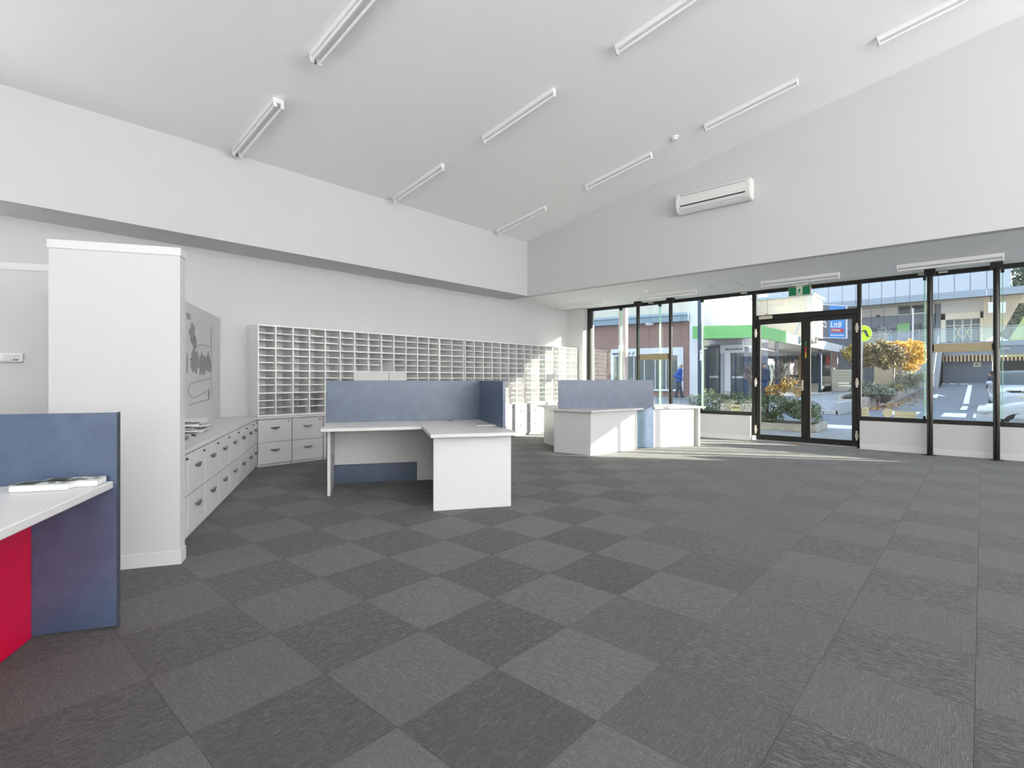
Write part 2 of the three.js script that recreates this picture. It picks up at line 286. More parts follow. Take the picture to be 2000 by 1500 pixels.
// stickers on the inside of the glass
const sticker = std(lin(0.72, 0.68, 0.46), 0.6), faint = std(lin(0.36, 0.4, 0.26), 0.6), zs = ZW + 0.006;
function stick(px0, py0, px1, py1, label, draw) {
  const a = onZ(px0, py1, zs), b = onZ(px1, py0, zs), t = thing('window_sticker', label, 'sticker', [a.x, 0.565, zs], 0, 'stickers on the shop window'), w = b.x - a.x, h = b.y - a.y;
  draw(t, w, h);
}
stick(1428, 790, 1447, 802, 'pale square security sticker left of the glass door', (t, w, h) => { part('backing', rb(0, w, 0, h, 0, 0.001, 0.0004), sticker, t); const g = lettersTo('AVAS', w * 0.8, font, 0.0006); g.scale(-1, 1, 1); g.translate(w * 0.9, h * 0.35, 0.001); part('lettering', g, faint, t); });
stick(1683, 795, 1697, 812, 'small pale notice sticker right of the glass door', (t, w, h) => { part('backing', rb(0, w, 0, h, 0, 0.001, 0.0004), sticker, t); [0.75, 0.62, 0.3, 0.22].forEach((y, k) => part('print', bx(w * 0.15, w * (k % 2 ? 0.6 : 0.85), h * y, h * (y + 0.05), 0.001, 0.0014), faint, t)); });
stick(1724, 797, 1743, 813, 'round pale sticker low on the shop window', (t, w, h) => { const g = new THREE.CylinderGeometry(h / 2, h / 2, 0.001, 28); g.rotateX(Math.PI / 2); g.translate(w / 2, h / 2, 0.0005); part('backing', g, sticker, t); });
stick(1747, 805, 1790, 816, 'long pale sticker strip low on the shop window', (t, w, h) => { part('backing', rb(0, w, 0, h, 0, 0.001, 0.0004), sticker, t); part('print', [bx(w * 0.1, w * 0.9, h * 0.3, h * 0.36, 0.001, 0.0014)], faint, t); });
// ------------------------------------------------------------------ exit sign
{
  const t = thing('exit_sign', 'green running man exit sign hanging above the glass door', 'exit sign', [-2.475, 2.74, -10.6]);
  const white = std(lin(0.8, 0.8, 0.66), 0.5), green = std(lin(0.0, 0.2, 0.085), 0.45);
  part('housing', rb(-0.18, 0.18, 0, 0.165, -0.03, 0.03, 0.006), std(lin(0.55, 0.5, 0.3), 0.5), t);
  part('green_panel', rb(-0.17, -0.05, 0.01, 0.155, 0.028, 0.033, 0.001), green, t); part('green_panel', rb(0.05, 0.17, 0.01, 0.155, 0.028, 0.033, 0.001), green, t);
  part('white_panel', rb(-0.05, 0.05, 0.01, 0.155, 0.028, 0.033, 0.001), white, t);
  const S = (p) => plate(p.map(([x, y]) => [x * 0.01, y * 0.01]), 0.001).translate(0, 0.02, 0.033);
  const head = new THREE.CylinderGeometry(0.011, 0.011, 0.001, 16); head.rotateX(Math.PI / 2); head.translate(0.004, 0.117, 0.0335);
  part('running_man', [head, S([[-1.2, 9.2], [1.4, 9.4], [0.8, 5.2], [-1.2, 5]]), S([[-1, 9.2], [-3.4, 8], [-3.8, 6], [-3.1, 5.8], [-2.6, 7.2], [-0.8, 7.8]]), S([[1, 9.4], [2, 7.4], [3.8, 7.2], [3.8, 6.4], [1.6, 6.4], [0.6, 7.6]]), S([[0.6, 5.4], [2.6, 3.2], [1.8, 0.4], [0.9, 0.6], [1.5, 3], [-0.6, 4.6]]), S([[-1.2, 5.4], [-2, 2.8], [-4.2, 2.6], [-4.2, 1.7], [-1.3, 1.8], [0.2, 4.6]])], green, t);
  part('hanger', [rb(-0.07, 0.07, 0.165, 0.185, -0.015, 0.015, 0.003), rb(-0.12, 0.12, 0.185, 0.224, -0.035, 0.035, 0.005)], M.plastic, t);
}
// ------------------------------------------------------------------ ceiling fittings
function battenLight(label, x, y, z, tilt, twin) {
  const t = thing('batten_light', label, 'ceiling light', [x, y, z], 0, 'fluorescent battens'); t.rotation.z = tilt;
  part('body', rb(0, 1.21, -0.055, 0, twin ? -0.06 : -0.032, twin ? 0.06 : 0.032, 0.006), M.batten, t);
  for (const q of twin ? [-0.04, 0.04] : [0]) {
    const g = new THREE.CylinderGeometry(0.014, 0.014, 1.16, 14); g.rotateZ(Math.PI / 2); g.translate(0.605, -0.085, q); part('tube', g, M.tube, t);
    for (const e of [0.012, 1.198]) part('lamp_holder', [rb(e - 0.009, e + 0.009, -0.108, -0.05, q - 0.02, q + 0.02, 0.005)], M.plastic, t);
  }
  part('end_cap', [rb(-0.004, 0, -0.1, -0.06, -0.012, 0.012, 0.001)], std(lin(0.06, 0.06, 0.06), 0.6), t);
}
const TILT = Math.atan(0.1745);
[[-6.98, -2.56, 1, 'twin tube batten on the slope nearest the tall white partition'], [-4.97, -2.56, 1, 'twin tube batten cut by the top edge of the picture, left of centre'],
 [-6.97, -4.92, 0, 'tube batten near the beam above the desk with blue screen'], [-4.97, -4.94, 0, 'tube batten in the middle of the slope between two rows'], [-2.95, -4.95, 0, 'tube batten cut by the top edge of the picture, right of centre'],
 [-7.0, -7.34, 0, 'tube batten in the corner where beam and front wall meet'], [-4.94, -7.33, 0, 'tube batten left of the air conditioner'], [-2.93, -7.33, 0, 'tube batten above the air conditioner'], [-0.91, -7.34, 0, 'tube batten in the upper right corner of the picture']]
  .forEach(([x, z, twin, l]) => battenLight('white fluorescent ' + l, x, roofY(x), z, TILT, twin));
[[-7.45, 'white fluorescent batten on the soffit over the end of the pigeonholes'], [-5.33, 'white fluorescent batten on the soffit over the pair of posts near the pigeonholes'], [-2.94, 'white fluorescent batten on the soffit above the exit sign'], [-0.98, 'white fluorescent batten on the soffit over the right-hand posts']].forEach(([x, l]) => battenLight(l, x, YS, -9.92, 0, 0));
function detector(label, p, tilt) { const t = thing('smoke_detector', label, 'smoke detector', p, 0, 'smoke detectors'); t.rotation.z = tilt; part('base', cyl(0, -0.015, 0, 0, 0.055, 0.06), M.plastic, t); part('dome', cyl(0, -0.045, -0.015, 0, 0.025, 0.045), M.plastic, t); }
detector('small round smoke detector on the sloping ceiling', [-3.34, roofY(-3.34), -7.26], TILT);
detector('small round smoke detector on the soffit behind a post', [-4.95, YS, -9.46], 0);
{ const t = thing('ceiling_hatch', 'flush white access hatch in the soffit left of the door', 'hatch', [-3.54, YS, -9.92]); part('hatch_frame', rb(-0.26, 0.26, -0.006, 0, -0.26, 0.26, 0.002), M.laminateEdge, t); part('hatch_panel', rb(-0.23, 0.23, -0.01, -0.005, -0.23, 0.23, 0.002), M.ceiling, t); }
{ // split air conditioner
  const t = thing('air_conditioner', 'white split air conditioner high on the bulkhead wall', 'air conditioner', [-3.74, 3.93, ZB]);
  const prof = [[0, 0.02], [0.09, 0], [0.155, 0.03], [0.19, 0.09], [0.2, 0.18], [0.185, 0.28], [0.15, 0.315], [0, 0.315]];
  const swept = (p, l) => { const g = plate(p, l, 0); g.rotateY(Math.PI / 2); g.scale(1, 1, -1); return g; };
  const shape = (l) => { const g = new THREE.ExtrudeGeometry(new THREE.Shape(prof.map(([a, b]) => V2(-a, b))), { depth: l, bevelEnabled: true, bevelSize: 0.006, bevelThickness: 0.006, bevelOffset: -0.006, bevelSegments: 2 }); g.rotateY(Math.PI / 2); return g; };
  part('casing', shape(1.06).translate(0.05, 0, 0), M.plastic, t);
  part('end_cap', shape(0.04).scale(1, 1.02, 1.03).translate(0.004, -0.003, 0), M.plastic, t); part('end_cap', shape(0.04).scale(1, 1.02, 1.03).translate(1.114, -0.003, 0), M.plastic, t);
  part('outlet_slot', rb(0.07, 1.09, 0.1, 0.117, 0.185, 0.2, 0.002), M.black, t);
  part('louver', rb(0.07, 1.09, 0.045, 0.098, 0.165, 0.193, 0.006).rotateX(-0.0), M.laminateEdge, t);
  part('intake_line', rb(0.07, 1.09, 0.272, 0.277, 0.18, 0.192, 0.001), std(lin(0.25, 0.25, 0.25), 0.6), t);
}
{ // thermostat on the second partition run
  const p = sk(0.3, -0.6), t = thing('thermostat', 'small white wall control with two dark buttons by the left edge', 'thermostat', [0, 0, 0], SK); t.position.set(...(() => { const a = sk(0.296, -1.19); return [a[0], 1.345, a[1]]; })());
  part('case', rb(-0.02, 0, 0, 0.065, -0.09, 0.05, 0.006), M.plastic, t); part('cover', rb(-0.026, -0.018, 0.01, 0.055, -0.06, 0.035, 0.004), M.laminateEdge, t);
  part('button', [rb(-0.028, -0.025, 0.012, 0.02, 0.0, 0.012, 0.001), rb(-0.028, -0.025, 0.012, 0.02, 0.016, 0.028, 0.001)], M.black, t);
}
// ------------------------------------------------------------------ drawer cabinets, worktop, pigeonholes
const crescent = (() => {
  const s = new THREE.Shape(); s.moveTo(-0.065, 0.012); s.quadraticCurveTo(0, 0.004, 0.065, 0.012); s.quadraticCurveTo(0, -0.05, -0.065, 0.012);
  return new THREE.ExtrudeGeometry(s, { depth: 0.02, bevelEnabled: true, bevelSize: 0.002, bevelThickness: 0.003, bevelSegments: 1, curveSegments: 8 });
})();
const lockGeo = (() => { const g = new THREE.CylinderGeometry(0.008, 0.008, 0.014, 12); g.rotateX(Math.PI / 2); g.translate(0, 0, 0.008); return g; })();
function drawerCabinet(label, group, w, depth, withKey) {
  const t = thing('drawer_cabinet', label, 'cabinet', [0, 0, 0], 0, group);
  part('body', rb(0, w, 0.035, 0.655, -depth, -0.004, 0.003), M.laminateEdge, t);
  part('plinth', rb(0.0, w, 0, 0.036, -depth, -0.012, 0.002), M.laminateEdge, t);
  for (const [y0, y1] of [[0.042, 0.333], [0.341, 0.65]]) {
    const d = part('drawer', rb(0.004, w - 0.004, y0, y1, -0.002, 0.016, 0.002), M.laminate, t);
    const h = part('handle', crescent, M.handle, d); h.position.set(w / 2, (y0 + y1) / 2 + 0.04, 0.016);
    if (y1 > 0.5) {
      const l = part('lock', lockGeo, M.black, d); l.position.set(w - 0.05, y1 - 0.03, 0.016);
      if (withKey) { const k = part('key', [rb(w - 0.052, w - 0.048, y1 - 0.085, y1 - 0.02, 0.036, 0.04, 0.001), cyl(w - 0.05, y1 - 0.1, y1 - 0.095, 0.038, 0.012, 0.012, 10)], M.steel, d); }
    }
  }
  return t;
}
const ORD = ['first', 'second', 'third', 'fourth', 'fifth', 'sixth', 'seventh', 'eighth', 'ninth', 'tenth', 'eleventh', 'twelfth', 'thirteenth', 'fourteenth', 'fifteenth', 'sixteenth'];
[-0.478, -0.03, 0.478, 0.986, 1.494, 2.002, 2.51, 3.018].forEach((s, k, a) => {
  const e = k < 7 ? a[k + 1] : 3.31, t = drawerCabinet(`white two-drawer cabinet, ${ORD[k]} from the tall partition end along the skew counter`, 'cabinets under the skew counter', e - s - 0.008, 0.44, k === 2);
  const p = sk(s + 0.004, 0); t.position.set(p[0], 0, p[1]); t.rotation.y = SK;
});
for (let k = 0; k < 16; k++) { const t = drawerCabinet(`white two-drawer cabinet, ${ORD[k]} from the inner corner under the pigeonholes`, 'cabinets under the pigeonholes', 0.472, 0.37, false); t.position.set(-7.385, 0, -2.975 - 0.48 * k); t.rotation.y = Math.PI / 2; }
single('worktop', prism([sk(-0.478, 0.025), sk(-0.478, -0.468), sk(3.49, -0.468), [XL + 0.002, -2.65], [XL + 0.002, -10.69], [-7.362, -10.69], [-7.362, -2.948]], 0.66, 0.692, 0.003), M.laminate, 'continuous white worktop over the drawer cabinets, bent at the corner', 'worktop');
function pigeonholes(label, z0, cols, pitch, blank) {
  const t = thing('pigeonhole_shelf', label, 'shelving', [-7.43, 0.694, z0], Math.PI / 2, 'mail sorting shelves');   // local x runs along -z, local z faces the room
  const D = 0.335, rows = [0, 0.316, 0.6315, 0.9475, 1.264], bt = 0.021, w = cols * pitch;
  part('back_panel', rb(0, w, 0, 1.27, -D, -D + 0.008, 0.002), M.shelfBack, t);
  for (const y of rows) part('row_board', rb(0, w, y, y + bt, -D + 0.008, 0, 0.0015), M.shelf, t);
  const up = new THREE.BoxGeometry(0.018, rows[4] - bt, D - 0.012), cellUp = new THREE.BoxGeometry(0.018, 0.295, D - 0.012);
  for (let c = 0; c <= cols; c++) for (let r = 0; r < 4; r++) {
    const inBlank = blank && c > blank[0] && c < blank[1] && r < 2; if (inBlank) continue;
    const o = part('divider', cellUp, M.shelf, t); o.position.set(Math.min(w - 0.009, Math.max(0.009, c * pitch)), rows[r] + bt + 0.1475, -D / 2 + 0.003);
  }
  const sh = rb(0, pitch - 0.024, 0, 0.016, -D + 0.01, -0.025, 0.0015), runner = rb(0, 0.006, 0, 0.25, -D + 0.02, -0.1, 0.001);
  for (let c = 0; c < cols; c++) for (let r = 0; r < 4; r++) {
    if (blank && c >= blank[0] && c < blank[1] && r < 2) continue;
    for (const f of [0.345, 0.68]) { if (blank && c === 8 && r === 2 && f < 0.5) continue; const o = part('shelf', sh, M.shelf, t); o.position.set(c * pitch + 0.011, rows[r] + bt + f * 0.295 - 0.008, 0); }
  }
  if (blank) for (const [a, b] of [[blank[0], blank[0] + 2.6], [blank[0] + 2.6, blank[1]]]) part('blank_panel', rb(a * pitch + 0.01, b * pitch - 0.002, bt, rows[2], -0.03, -0.012, 0.002), M.laminate, t);
}
pigeonholes('long white pigeonhole shelf unit nearest the inner corner, behind the front desk', -3.0, 13, 0.25, [6, 10]);
pigeonholes('narrow white pigeonhole shelf unit with two wider columns in the middle', -6.252, 2, 0.305);
pigeonholes('white pigeonhole shelf unit reaching to the shop window', -6.89, 15, 0.252);
// ------------------------------------------------------------------ things on the skew counter
{
  const rnd = RNG(41), c = sk(1.35, -0.3), t = thing('paper_stack', 'untidy heap of loose white papers at the back of the counter', 'papers', [c[0], 0.692, c[1]], SK);
  for (let k = 0; k < 9; k++) { const g = new THREE.BoxGeometry(0.3, 0.012, 0.215, 8, 1, 6), p = g.attributes.position; for (let i = 0; i < p.count; i++) p.setY(i, p.getY(i) + 0.006 + k * 0.014 + 0.012 * Math.sin(p.getX(i) * 11 + k) * Math.sin(p.getZ(i) * 9 + k * 2)); g.computeVertexNormals(); const o = part('paper_bundle', g, k % 4 === 3 ? std(lin(0.45, 0.45, 0.45), 0.8) : M.paper, t); o.position.set((rnd() - 0.5) * 0.16, 0.006, (rnd() - 0.5) * 0.08); o.rotation.y = (rnd() - 0.5) * 0.7; }
  const e = sk(0.62, -0.2), q = new THREE.SphereGeometry(0.055, 20, 12); q.scale(1.3, 0.35, 1); const pos = q.attributes.position; for (let i = 0; i < pos.count; i++) { const f = 1 + 0.12 * Math.sin(i * 2.7); pos.setXYZ(i, pos.getX(i) * f, pos.getY(i), pos.getZ(i) * f); } q.computeVertexNormals(); q.translate(e[0], 0.711, e[1]);
  single('cable_coil', q, std(lin(0.2, 0.2, 0.2), 0.7), 'small grey crumpled coil on the skew counter edge', 'coil');
  const b = sk(0.95, -0.18); single('eraser', rb(b[0] - 0.03, b[0] + 0.03, 0.692, 0.71, b[1] - 0.012, b[1] + 0.012, 0.003), M.black, 'small black block lying on the skew counter', 'eraser');
}
{ // grey remains of a peeled-off map on the partition above the counter
  const t = thing('peeled_map_print', 'torn grey remains of a peeled wall print above the skew counter', 'wall print', [0, 0, 0]), rnd = RNG(12), m = std(lin(0.3, 0.3, 0.3), 0.85);
  const p0 = sk(0, -0.4695); t.position.set(p0[0], 0, p0[1]); t.rotation.y = SK;
  const blob = (s0, y0, w, h, n, j) => { const pts = []; for (let k = 0; k < n; k++) { const a = k / n * Math.PI * 2, r = 1 - j * rnd(); pts.push([s0 + Math.cos(a) * w * r, y0 + Math.sin(a) * h * r]); } return plate(pts, 0.0012); };
  const piece = (...a) => part('torn_piece', blob(...a), m, t);
  piece(1.95, 1.9, 0.1, 0.055, 11, 0.5); piece(2.1, 1.74, 0.16, 0.16, 17, 0.5); piece(2.2, 1.62, 0.1, 0.1, 13, 0.4); piece(2.2, 1.42, 0.22, 0.15, 23, 0.4); piece(2.55, 1.4, 0.25, 0.17, 25, 0.45); piece(2.85, 1.42, 0.16, 0.16, 19, 0.45); piece(2.98, 1.72, 0.02, 0.2, 13, 0.3); piece(1.9, 1.38, 0.03, 0.14, 13, 0.3); piece(2.85, 1.02, 0.05, 0.09, 11, 0.4);
  const line = (pts) => part('torn_line', new THREE.TubeGeometry(new THREE.CatmullRomCurve3(pts.map(([s, y]) => V(s, y, 0.0005))), 40, 0.004, 4), m, t);
  line([[2.0, 1.16], [2.3, 1.19], [2.95, 1.23]]); line([[2.0, 1.16], [1.93, 1.1], [2.05, 1.02], [2.5, 1.04], [2.85, 1.08]]); line([[1.95, 0.93], [2.4, 0.95], [2.85, 0.96]]); line([[2.98, 1.9], [2.99, 1.4], [2.98, 1.0]]); line([[2.3, 1.6], [2.6, 1.63], [2.9, 1.62]]);
}
// ------------------------------------------------------------------ desks
const tint = (m) => m;
{ // desk with the long blue screen, middle of the room
  const T = Math.atan2(0.838, 0.545), t = thing('corner_desk', 'white L-shaped desk with a blue screen in the middle of the room', 'desk', [-5.551, 0, -3.078], T);
  part('screen', rb(-0.07, 1.75, 0.012, 1.2, -0.03, 0, 0.003), M.bluePanel, t);
  part('side_screen', rb(1.72, 1.75, 0.012, 1.2, 0.001, 1.19, 0.003), M.bluePanel, t);
  part('desk_top', rb(-0.06, 0.944, 0.687, 0.72, 0.004, 0.79, 0.004), M.laminate, t);
  part('return_top', prism([[0.948, 0.004], [1.716, 0.004], [1.716, 1.19], [1.76, 1.2], [1.76, 1.62], [0.948, 1.62]], 0.687, 0.72, 0.004), M.laminate, t);
  part('side_panel', rb(-0.012, 0.018, 0, 0.686, 0.004, 0.6, 0.003), M.laminate, t);
  part('end_panel', rb(0.985, 1.725, 0, 0.686, 1.47, 1.5, 0.003), M.laminate, t);
  const mod = part('modesty_panel', rb(0.02, 1.13, 0.235, 0.68, 0.03, 0.048, 0.002), M.laminate, t);
  part('screw_cap', [[0.15, 0.33], [0.15, 0.6], [1.05, 0.33], [1.05, 0.6]].map(([x, y]) => { const g = new THREE.CylinderGeometry(0.007, 0.007, 0.004, 10); g.rotateX(Math.PI / 2); g.translate(x, y, 0.05); return g; }), std(lin(0.3, 0.3, 0.3), 0.5), mod);
  part('back_panel', rb(0.955, 1.7, 0.01, 0.686, 0.008, 0.026, 0.002), M.laminate, t);
  part('return_modesty_panel', rb(1.66, 1.68, 0.1, 0.68, 0.03, 1.46, 0.002), M.laminate, t);
  part('cable_port', rb(0.018, 0.021, 0.3, 0.4, 0.32, 0.35, 0.001), M.black, t);
  const g = cyl(1.34, 0.719, 0.724, 0.1, 0.032, 0.032, 20); part('cable_grommet', g, M.black, t);
  const p = thing('paper_sheet', 'single printed sheet lying on the front desk return', 'paper', [-3.98, 0.7205, -4.02], T); part('sheet', rb(-0.13, 0.13, 0, 0.006, -0.1, 0.1, 0.001), M.paper, p); part('print', rb(-0.12, 0.06, 0.0058, 0.007, -0.09, -0.04, 0.0004), std(lin(0.12, 0.12, 0.12), 0.8), p);
}
{ // second desk group near the shop window
  const T = Math.atan2(0.838, 0.545), t = thing('screen_desk', 'white desk group with a blue screen nearest the shop window', 'desk', [-5.28, 0, -7.03], T);
  const loc = (x, z) => { const dx = x + 5.28, dz = z + 7.03; return [0.545 * dx - 0.838 * dz, 0.838 * dx + 0.545 * dz]; };
  part('screen', rb(0, 1.78, 0.012, 1.2, -0.03, 0, 0.003), M.bluePanel, t);
  const A = loc(-5.3, -6.925), B = loc(-4.615, -6.985), C = loc(-4.44, -8.16);
  part('end_panel', board(A, B, 0, 0.686, 0.028), M.laminate, t);
  part('side_panel', board(B, C, 0, 0.686, 0.028), M.laminate, t);
  part('return_top', prism([loc(-5.37, -6.87), loc(-4.56, -6.93), loc(-4.33, -8.2), [1.42, 0.004], [0.02, 0.004]], 0.687, 0.72, 0.004), M.laminate, t);
  part('far_top', prism([[0.04, -0.032], [0.02, -1.28], [2.82, -1.0], [2.82, 0.02], [1.79, 0.02], [1.79, -0.032]], 0.687, 0.72, 0.004), M.laminate, t);
  part('far_side_panel', rb(0.15, 0.18, 0, 0.686, -1.24, -0.04, 0.003), M.laminate, t);
  part('far_side_panel', rb(2.7, 2.73, 0, 0.686, -0.95, -0.02, 0.003), M.laminate, t);
  part('far_front_panel', rb(1.8, 2.62, 0, 0.686, -0.07, -0.05, 0.003), M.laminate, t);
}
{ // reception counter at the left edge
  const t = thing('reception_counter', 'white counter with red leg panel and blue screen at the left edge', 'counter', [-3.15, 0, -0.59], 0);
  const n = [0.506, -0.8625], k = [0.8625, 0.506];   // along the screen, and out towards the room
  const g = (a, b) => [a * n[0] + b * k[0], a * n[1] + b * k[1]];
  part('screen', prism([g(0.012, 0), g(-2.2, 0), g(-2.2, -0.032), g(0.012, -0.032)], 0.012, 1.055, 0.002), M.bluePanel, t);
  part('screen_edge', prism([g(0.016, 0.001), g(0.012, 0.001), g(0.012, -0.033), g(0.016, -0.033)], 0.0, 1.057, 0.0005), std(lin(0.05, 0.065, 0.085), 0.5), t);
  part('counter_top', prism([g(-0.002, 0.002), g(-2.2, 0.002), g(-2.2, 1.5), g(-0.002, 1.5)], 0.686, 0.722, 0.004), M.laminate, t);
  part('leg_panel', prism([g(-0.325, 0.004), g(-0.325, 1.4), g(-0.355, 1.4), g(-0.355, 0.004)], 0.004, 0.685, 0.002), M.red, t);
  const rnd = RNG(3), stackAt = (a, b, turn, label) => { const p = g(a, b), o = thing('booklet_stack', label, 'booklets', [-3.15 + p[0], 0.722, -0.59 + p[1]], turn, 'booklets on the counter');
    part('pages', rb(-0.11, 0.11, 0, 0.028, -0.055, 0.055, 0.008), M.paper, o);
    const cov = part('cover', rb(-0.11, 0.11, 0.028, 0.031, -0.055, 0.055, 0.001), std(lin(0.6, 0.62, 0.6), 0.6), o);
    part('cover_print', [bx(-0.1, -0.02, 0.031, 0.0316, -0.045, 0.045), ...Array.from({ length: 9 }, () => { const x = rnd() * 0.1, z = (rnd() - 0.5) * 0.08; return bx(x - 0.012, x + 0.012, 0.031, 0.0316, z - 0.006, z + 0.006); })], std(lin(0.06, 0.07, 0.06), 0.7), cov); };
  stackAt(-0.21, 0.14, 1.0, 'nearer white booklet with dark printed cover on the counter'); stackAt(-0.13, 0.075, 1.05, 'white booklet behind another against the blue screen');
}
for (const [px, py, c, l] of [[1557, 867.5, [0.45, 0.22, 0.07], 'small dry brown leaf on the carpet before the door'], [1620, 871, [0.6, 0.55, 0.45], 'pale scrap on the carpet by the right door leaf']]) { const p = onY(px, py, 0), s = plate([[0, -0.05], [0.03, -0.02], [0.035, 0.02], [0, 0.06], [-0.03, 0.015], [-0.035, -0.02]], 0.002); s.rotateX(-1.35); s.rotateY(0.7); s.translate(p.x, 0.012, p.z); single('dry_leaf', s, std(lin(...c), 0.8), l, 'leaf'); }
// unseen windows right, rear and left, added behind the fill lights
{
  const blind = std(lin(0.8, 0.79, 0.76), 0.9);
  const row = (name, n, make) => { const w = struct(name); for (let k = 0; k < n; k++) { const [b, j] = make(k); part('blind', b, blind, w); part('jamb', j, M.blackFrame, w); } };
  row('window_3', 6, (k) => { const a = -10.4 + k * 2.434; return [bx(XR + 0.06, XR + 0.07, 0.5, 3.2, a + 0.03, a + 2.404), rb(XR, XR + 0.12, 0.5, 3.2, a - 0.03, a + 0.03)]; });
  row('window_4', 3, (k) => { const a = 2 + k * 2.4; return [bx(a + 0.03, a + 2.37, 0.5, 3.2, ZK + 0.06, ZK + 0.07), rb(a - 0.03, a + 0.03, 0.5, 3.2, ZK, ZK + 0.12)]; });
  row('window_5', 2, (k) => { const a = 1.7 + k * 1.6; return [bx(XL - 0.07, XL - 0.06, 0.5, 2.9, a + 0.03, a + 1.57), rb(XL - 0.12, XL, 0.5, 2.9, a - 0.03, a + 0.03)]; });
}
// ================================================================== the street outside
const X = {
  shopGlass: M.shopGlass, darkGlass: M.darkGlass,
  paving: std(0xffffff, 0.9, { map: noiseTex(512, 21, [152, 154, 158], 24, 10, 0.4) }),
  asphalt: std(0xffffff, 0.92, { map: noiseTex(512, 22, [116, 121, 130], 30, 7, 0.3) }),
  concrete: std(0xffffff, 0.9, { map: noiseTex(512, 23, [176, 170, 160], 26, 30, 0.5) }),
  kerb: std(lin(0.45, 0.45, 0.45), 0.85), paint: std(lin(0.82, 0.83, 0.86), 0.7),
  pink: std(0xffffff, 0.85, { map: noiseTex(256, 24, [150, 122, 114], 18, 12, 1) }),
  pinkPost: std(lin(0.5, 0.38, 0.34), 0.8), cream: std(lin(0.66, 0.62, 0.53), 0.8), beige: std(0xffffff, 0.85, { map: noiseTex(256, 25, [214, 202, 180], 10, 12, 0.5) }),
  gutter: std(lin(0.25, 0.35, 0.42), 0.55), gutterLight: std(lin(0.36, 0.47, 0.54), 0.55), white: std(lin(0.78, 0.79, 0.82), 0.6), signWhite: std(lin(0.7, 0.74, 0.78), 0.5),
  navy: std(lin(0.035, 0.055, 0.11), 0.45), green: std(lin(0.2, 0.55, 0.17), 0.5), arrowDark: std(lin(0.02, 0.13, 0.08), 0.5), arrowLime: std(lin(0.35, 0.6, 0.06), 0.5), ink: std(lin(0.03, 0.035, 0.045), 0.6),
  soffit: std(lin(0.42, 0.37, 0.3), 0.8), grey: std(lin(0.33, 0.36, 0.4), 0.8), greyLight: std(lin(0.55, 0.58, 0.6), 0.7), slate: std(lin(0.13, 0.15, 0.185), 0.8), slateMid: std(lin(0.22, 0.25, 0.3), 0.8), paleBlue: std(lin(0.52, 0.58, 0.66), 0.6), fasciaBlue: std(lin(0.3, 0.37, 0.45), 0.6),
  panelWhite: std(lin(0.6, 0.59, 0.58), 0.75), portal: std(lin(0.72, 0.66, 0.54), 0.75), ply: std(lin(0.55, 0.46, 0.32), 0.75), timber: std(lin(0.6, 0.4, 0.2), 0.7), weatherboard: std(lin(0.72, 0.68, 0.54), 0.75),
  bark: std(lin(0.09, 0.07, 0.07), 0.9), barkPale: std(lin(0.4, 0.33, 0.28), 0.9), soil: std(lin(0.06, 0.045, 0.035), 1), leaf: std(0xffffff, 0.65, { vertexColors: true, side: THREE.DoubleSide }),
  orange: std(lin(0.75, 0.4, 0.1), 0.6), redSign: std(lin(0.6, 0.03, 0.03), 0.5), yellowTape: std(lin(0.8, 0.68, 0.3), 0.6), steelGrey: std(lin(0.42, 0.46, 0.5), 0.45, { metalness: 0.3 }),
  lime: std(lin(0.62, 0.85, 0.0), 0.5), carWhite: new THREE.MeshPhysicalMaterial({ color: lin(0.5, 0.54, 0.6), roughness: 0.3, clearcoat: 0.8, clearcoatRoughness: 0.08 }), tyre: std(lin(0.02, 0.02, 0.022), 0.85), lamp: new THREE.MeshPhysicalMaterial({ color: lin(0.6, 0.64, 0.62), roughness: 0.12, clearcoat: 1 }), grass: std(lin(0.25, 0.33, 0.08), 0.95), glassRail: new THREE.MeshPhysicalMaterial({ color: lin(0.85, 0.93, 0.95), roughness: 0.02, transmission: 0.9, thickness: 0 }),
};
// ---- ground
function sheet(pts, name, m, thick = 0.4) { // pts: rows of [x, y, z] forming quads, joined into a slab
  const pos = [], quad = (a, b, c, d) => pos.push(...a, ...b, ...c, ...a, ...c, ...d);
  const lo = (p) => [p[0], p[1] - thick, p[2]];
  for (let r = 0; r + 1 < pts.length; r++) for (let c = 0; c + 1 < pts[r].length; c++) {
    const A = pts[r][c], B = pts[r][c + 1], C = pts[r + 1][c + 1], D = pts[r + 1][c]; quad(A, B, C, D); quad(lo(D), lo(C), lo(B), lo(A));
    if (r === 0) quad(B, A, lo(A), lo(B)); if (r + 2 === pts.length) quad(D, C, lo(C), lo(D)); if (c === 0) quad(A, D, lo(D), lo(A)); if (c + 2 === pts[r].length) quad(C, B, lo(B), lo(C));
  }
  const g = new THREE.BufferGeometry(); g.setAttribute('position', new THREE.Float32BufferAttribute(pos, 3)); g.computeVertexNormals(); meterUV(g); return struct(name, g, m);
}
sheet([[[-60, -0.02, -15.1], [60, -0.02, -15.1]], [[-60, -0.02, -11.05], [60, -0.02, -11.05]]], 'pavement_near', X.paving);
sheet([[[-60, -0.2, -24.0], [60, -0.2, -24.0]], [[-60, -0.2, -15.0], [60, -0.2, -15.0]]], 'road', X.asphalt);
sheet([[[-4.2, 0.95, -60], [14, 0.95, -60]], [[-4.2, 0.95, -50], [14, 0.95, -50]], [[-4.2, -0.12, -34], [14, -0.12, -34]], [[-4.2, -0.2, -24], [14, -0.2, -24]]], 'side_road', X.asphalt);
sheet([[[-60, 0.3, -75], [-4.2, 0.3, -75]], [[-60, 0.3, -26.2], [-4.2, 0.3, -26.2]], [[-60, -0.04, -23.9], [-4.2, -0.04, -23.9]]], 'pavement_far', X.paving);
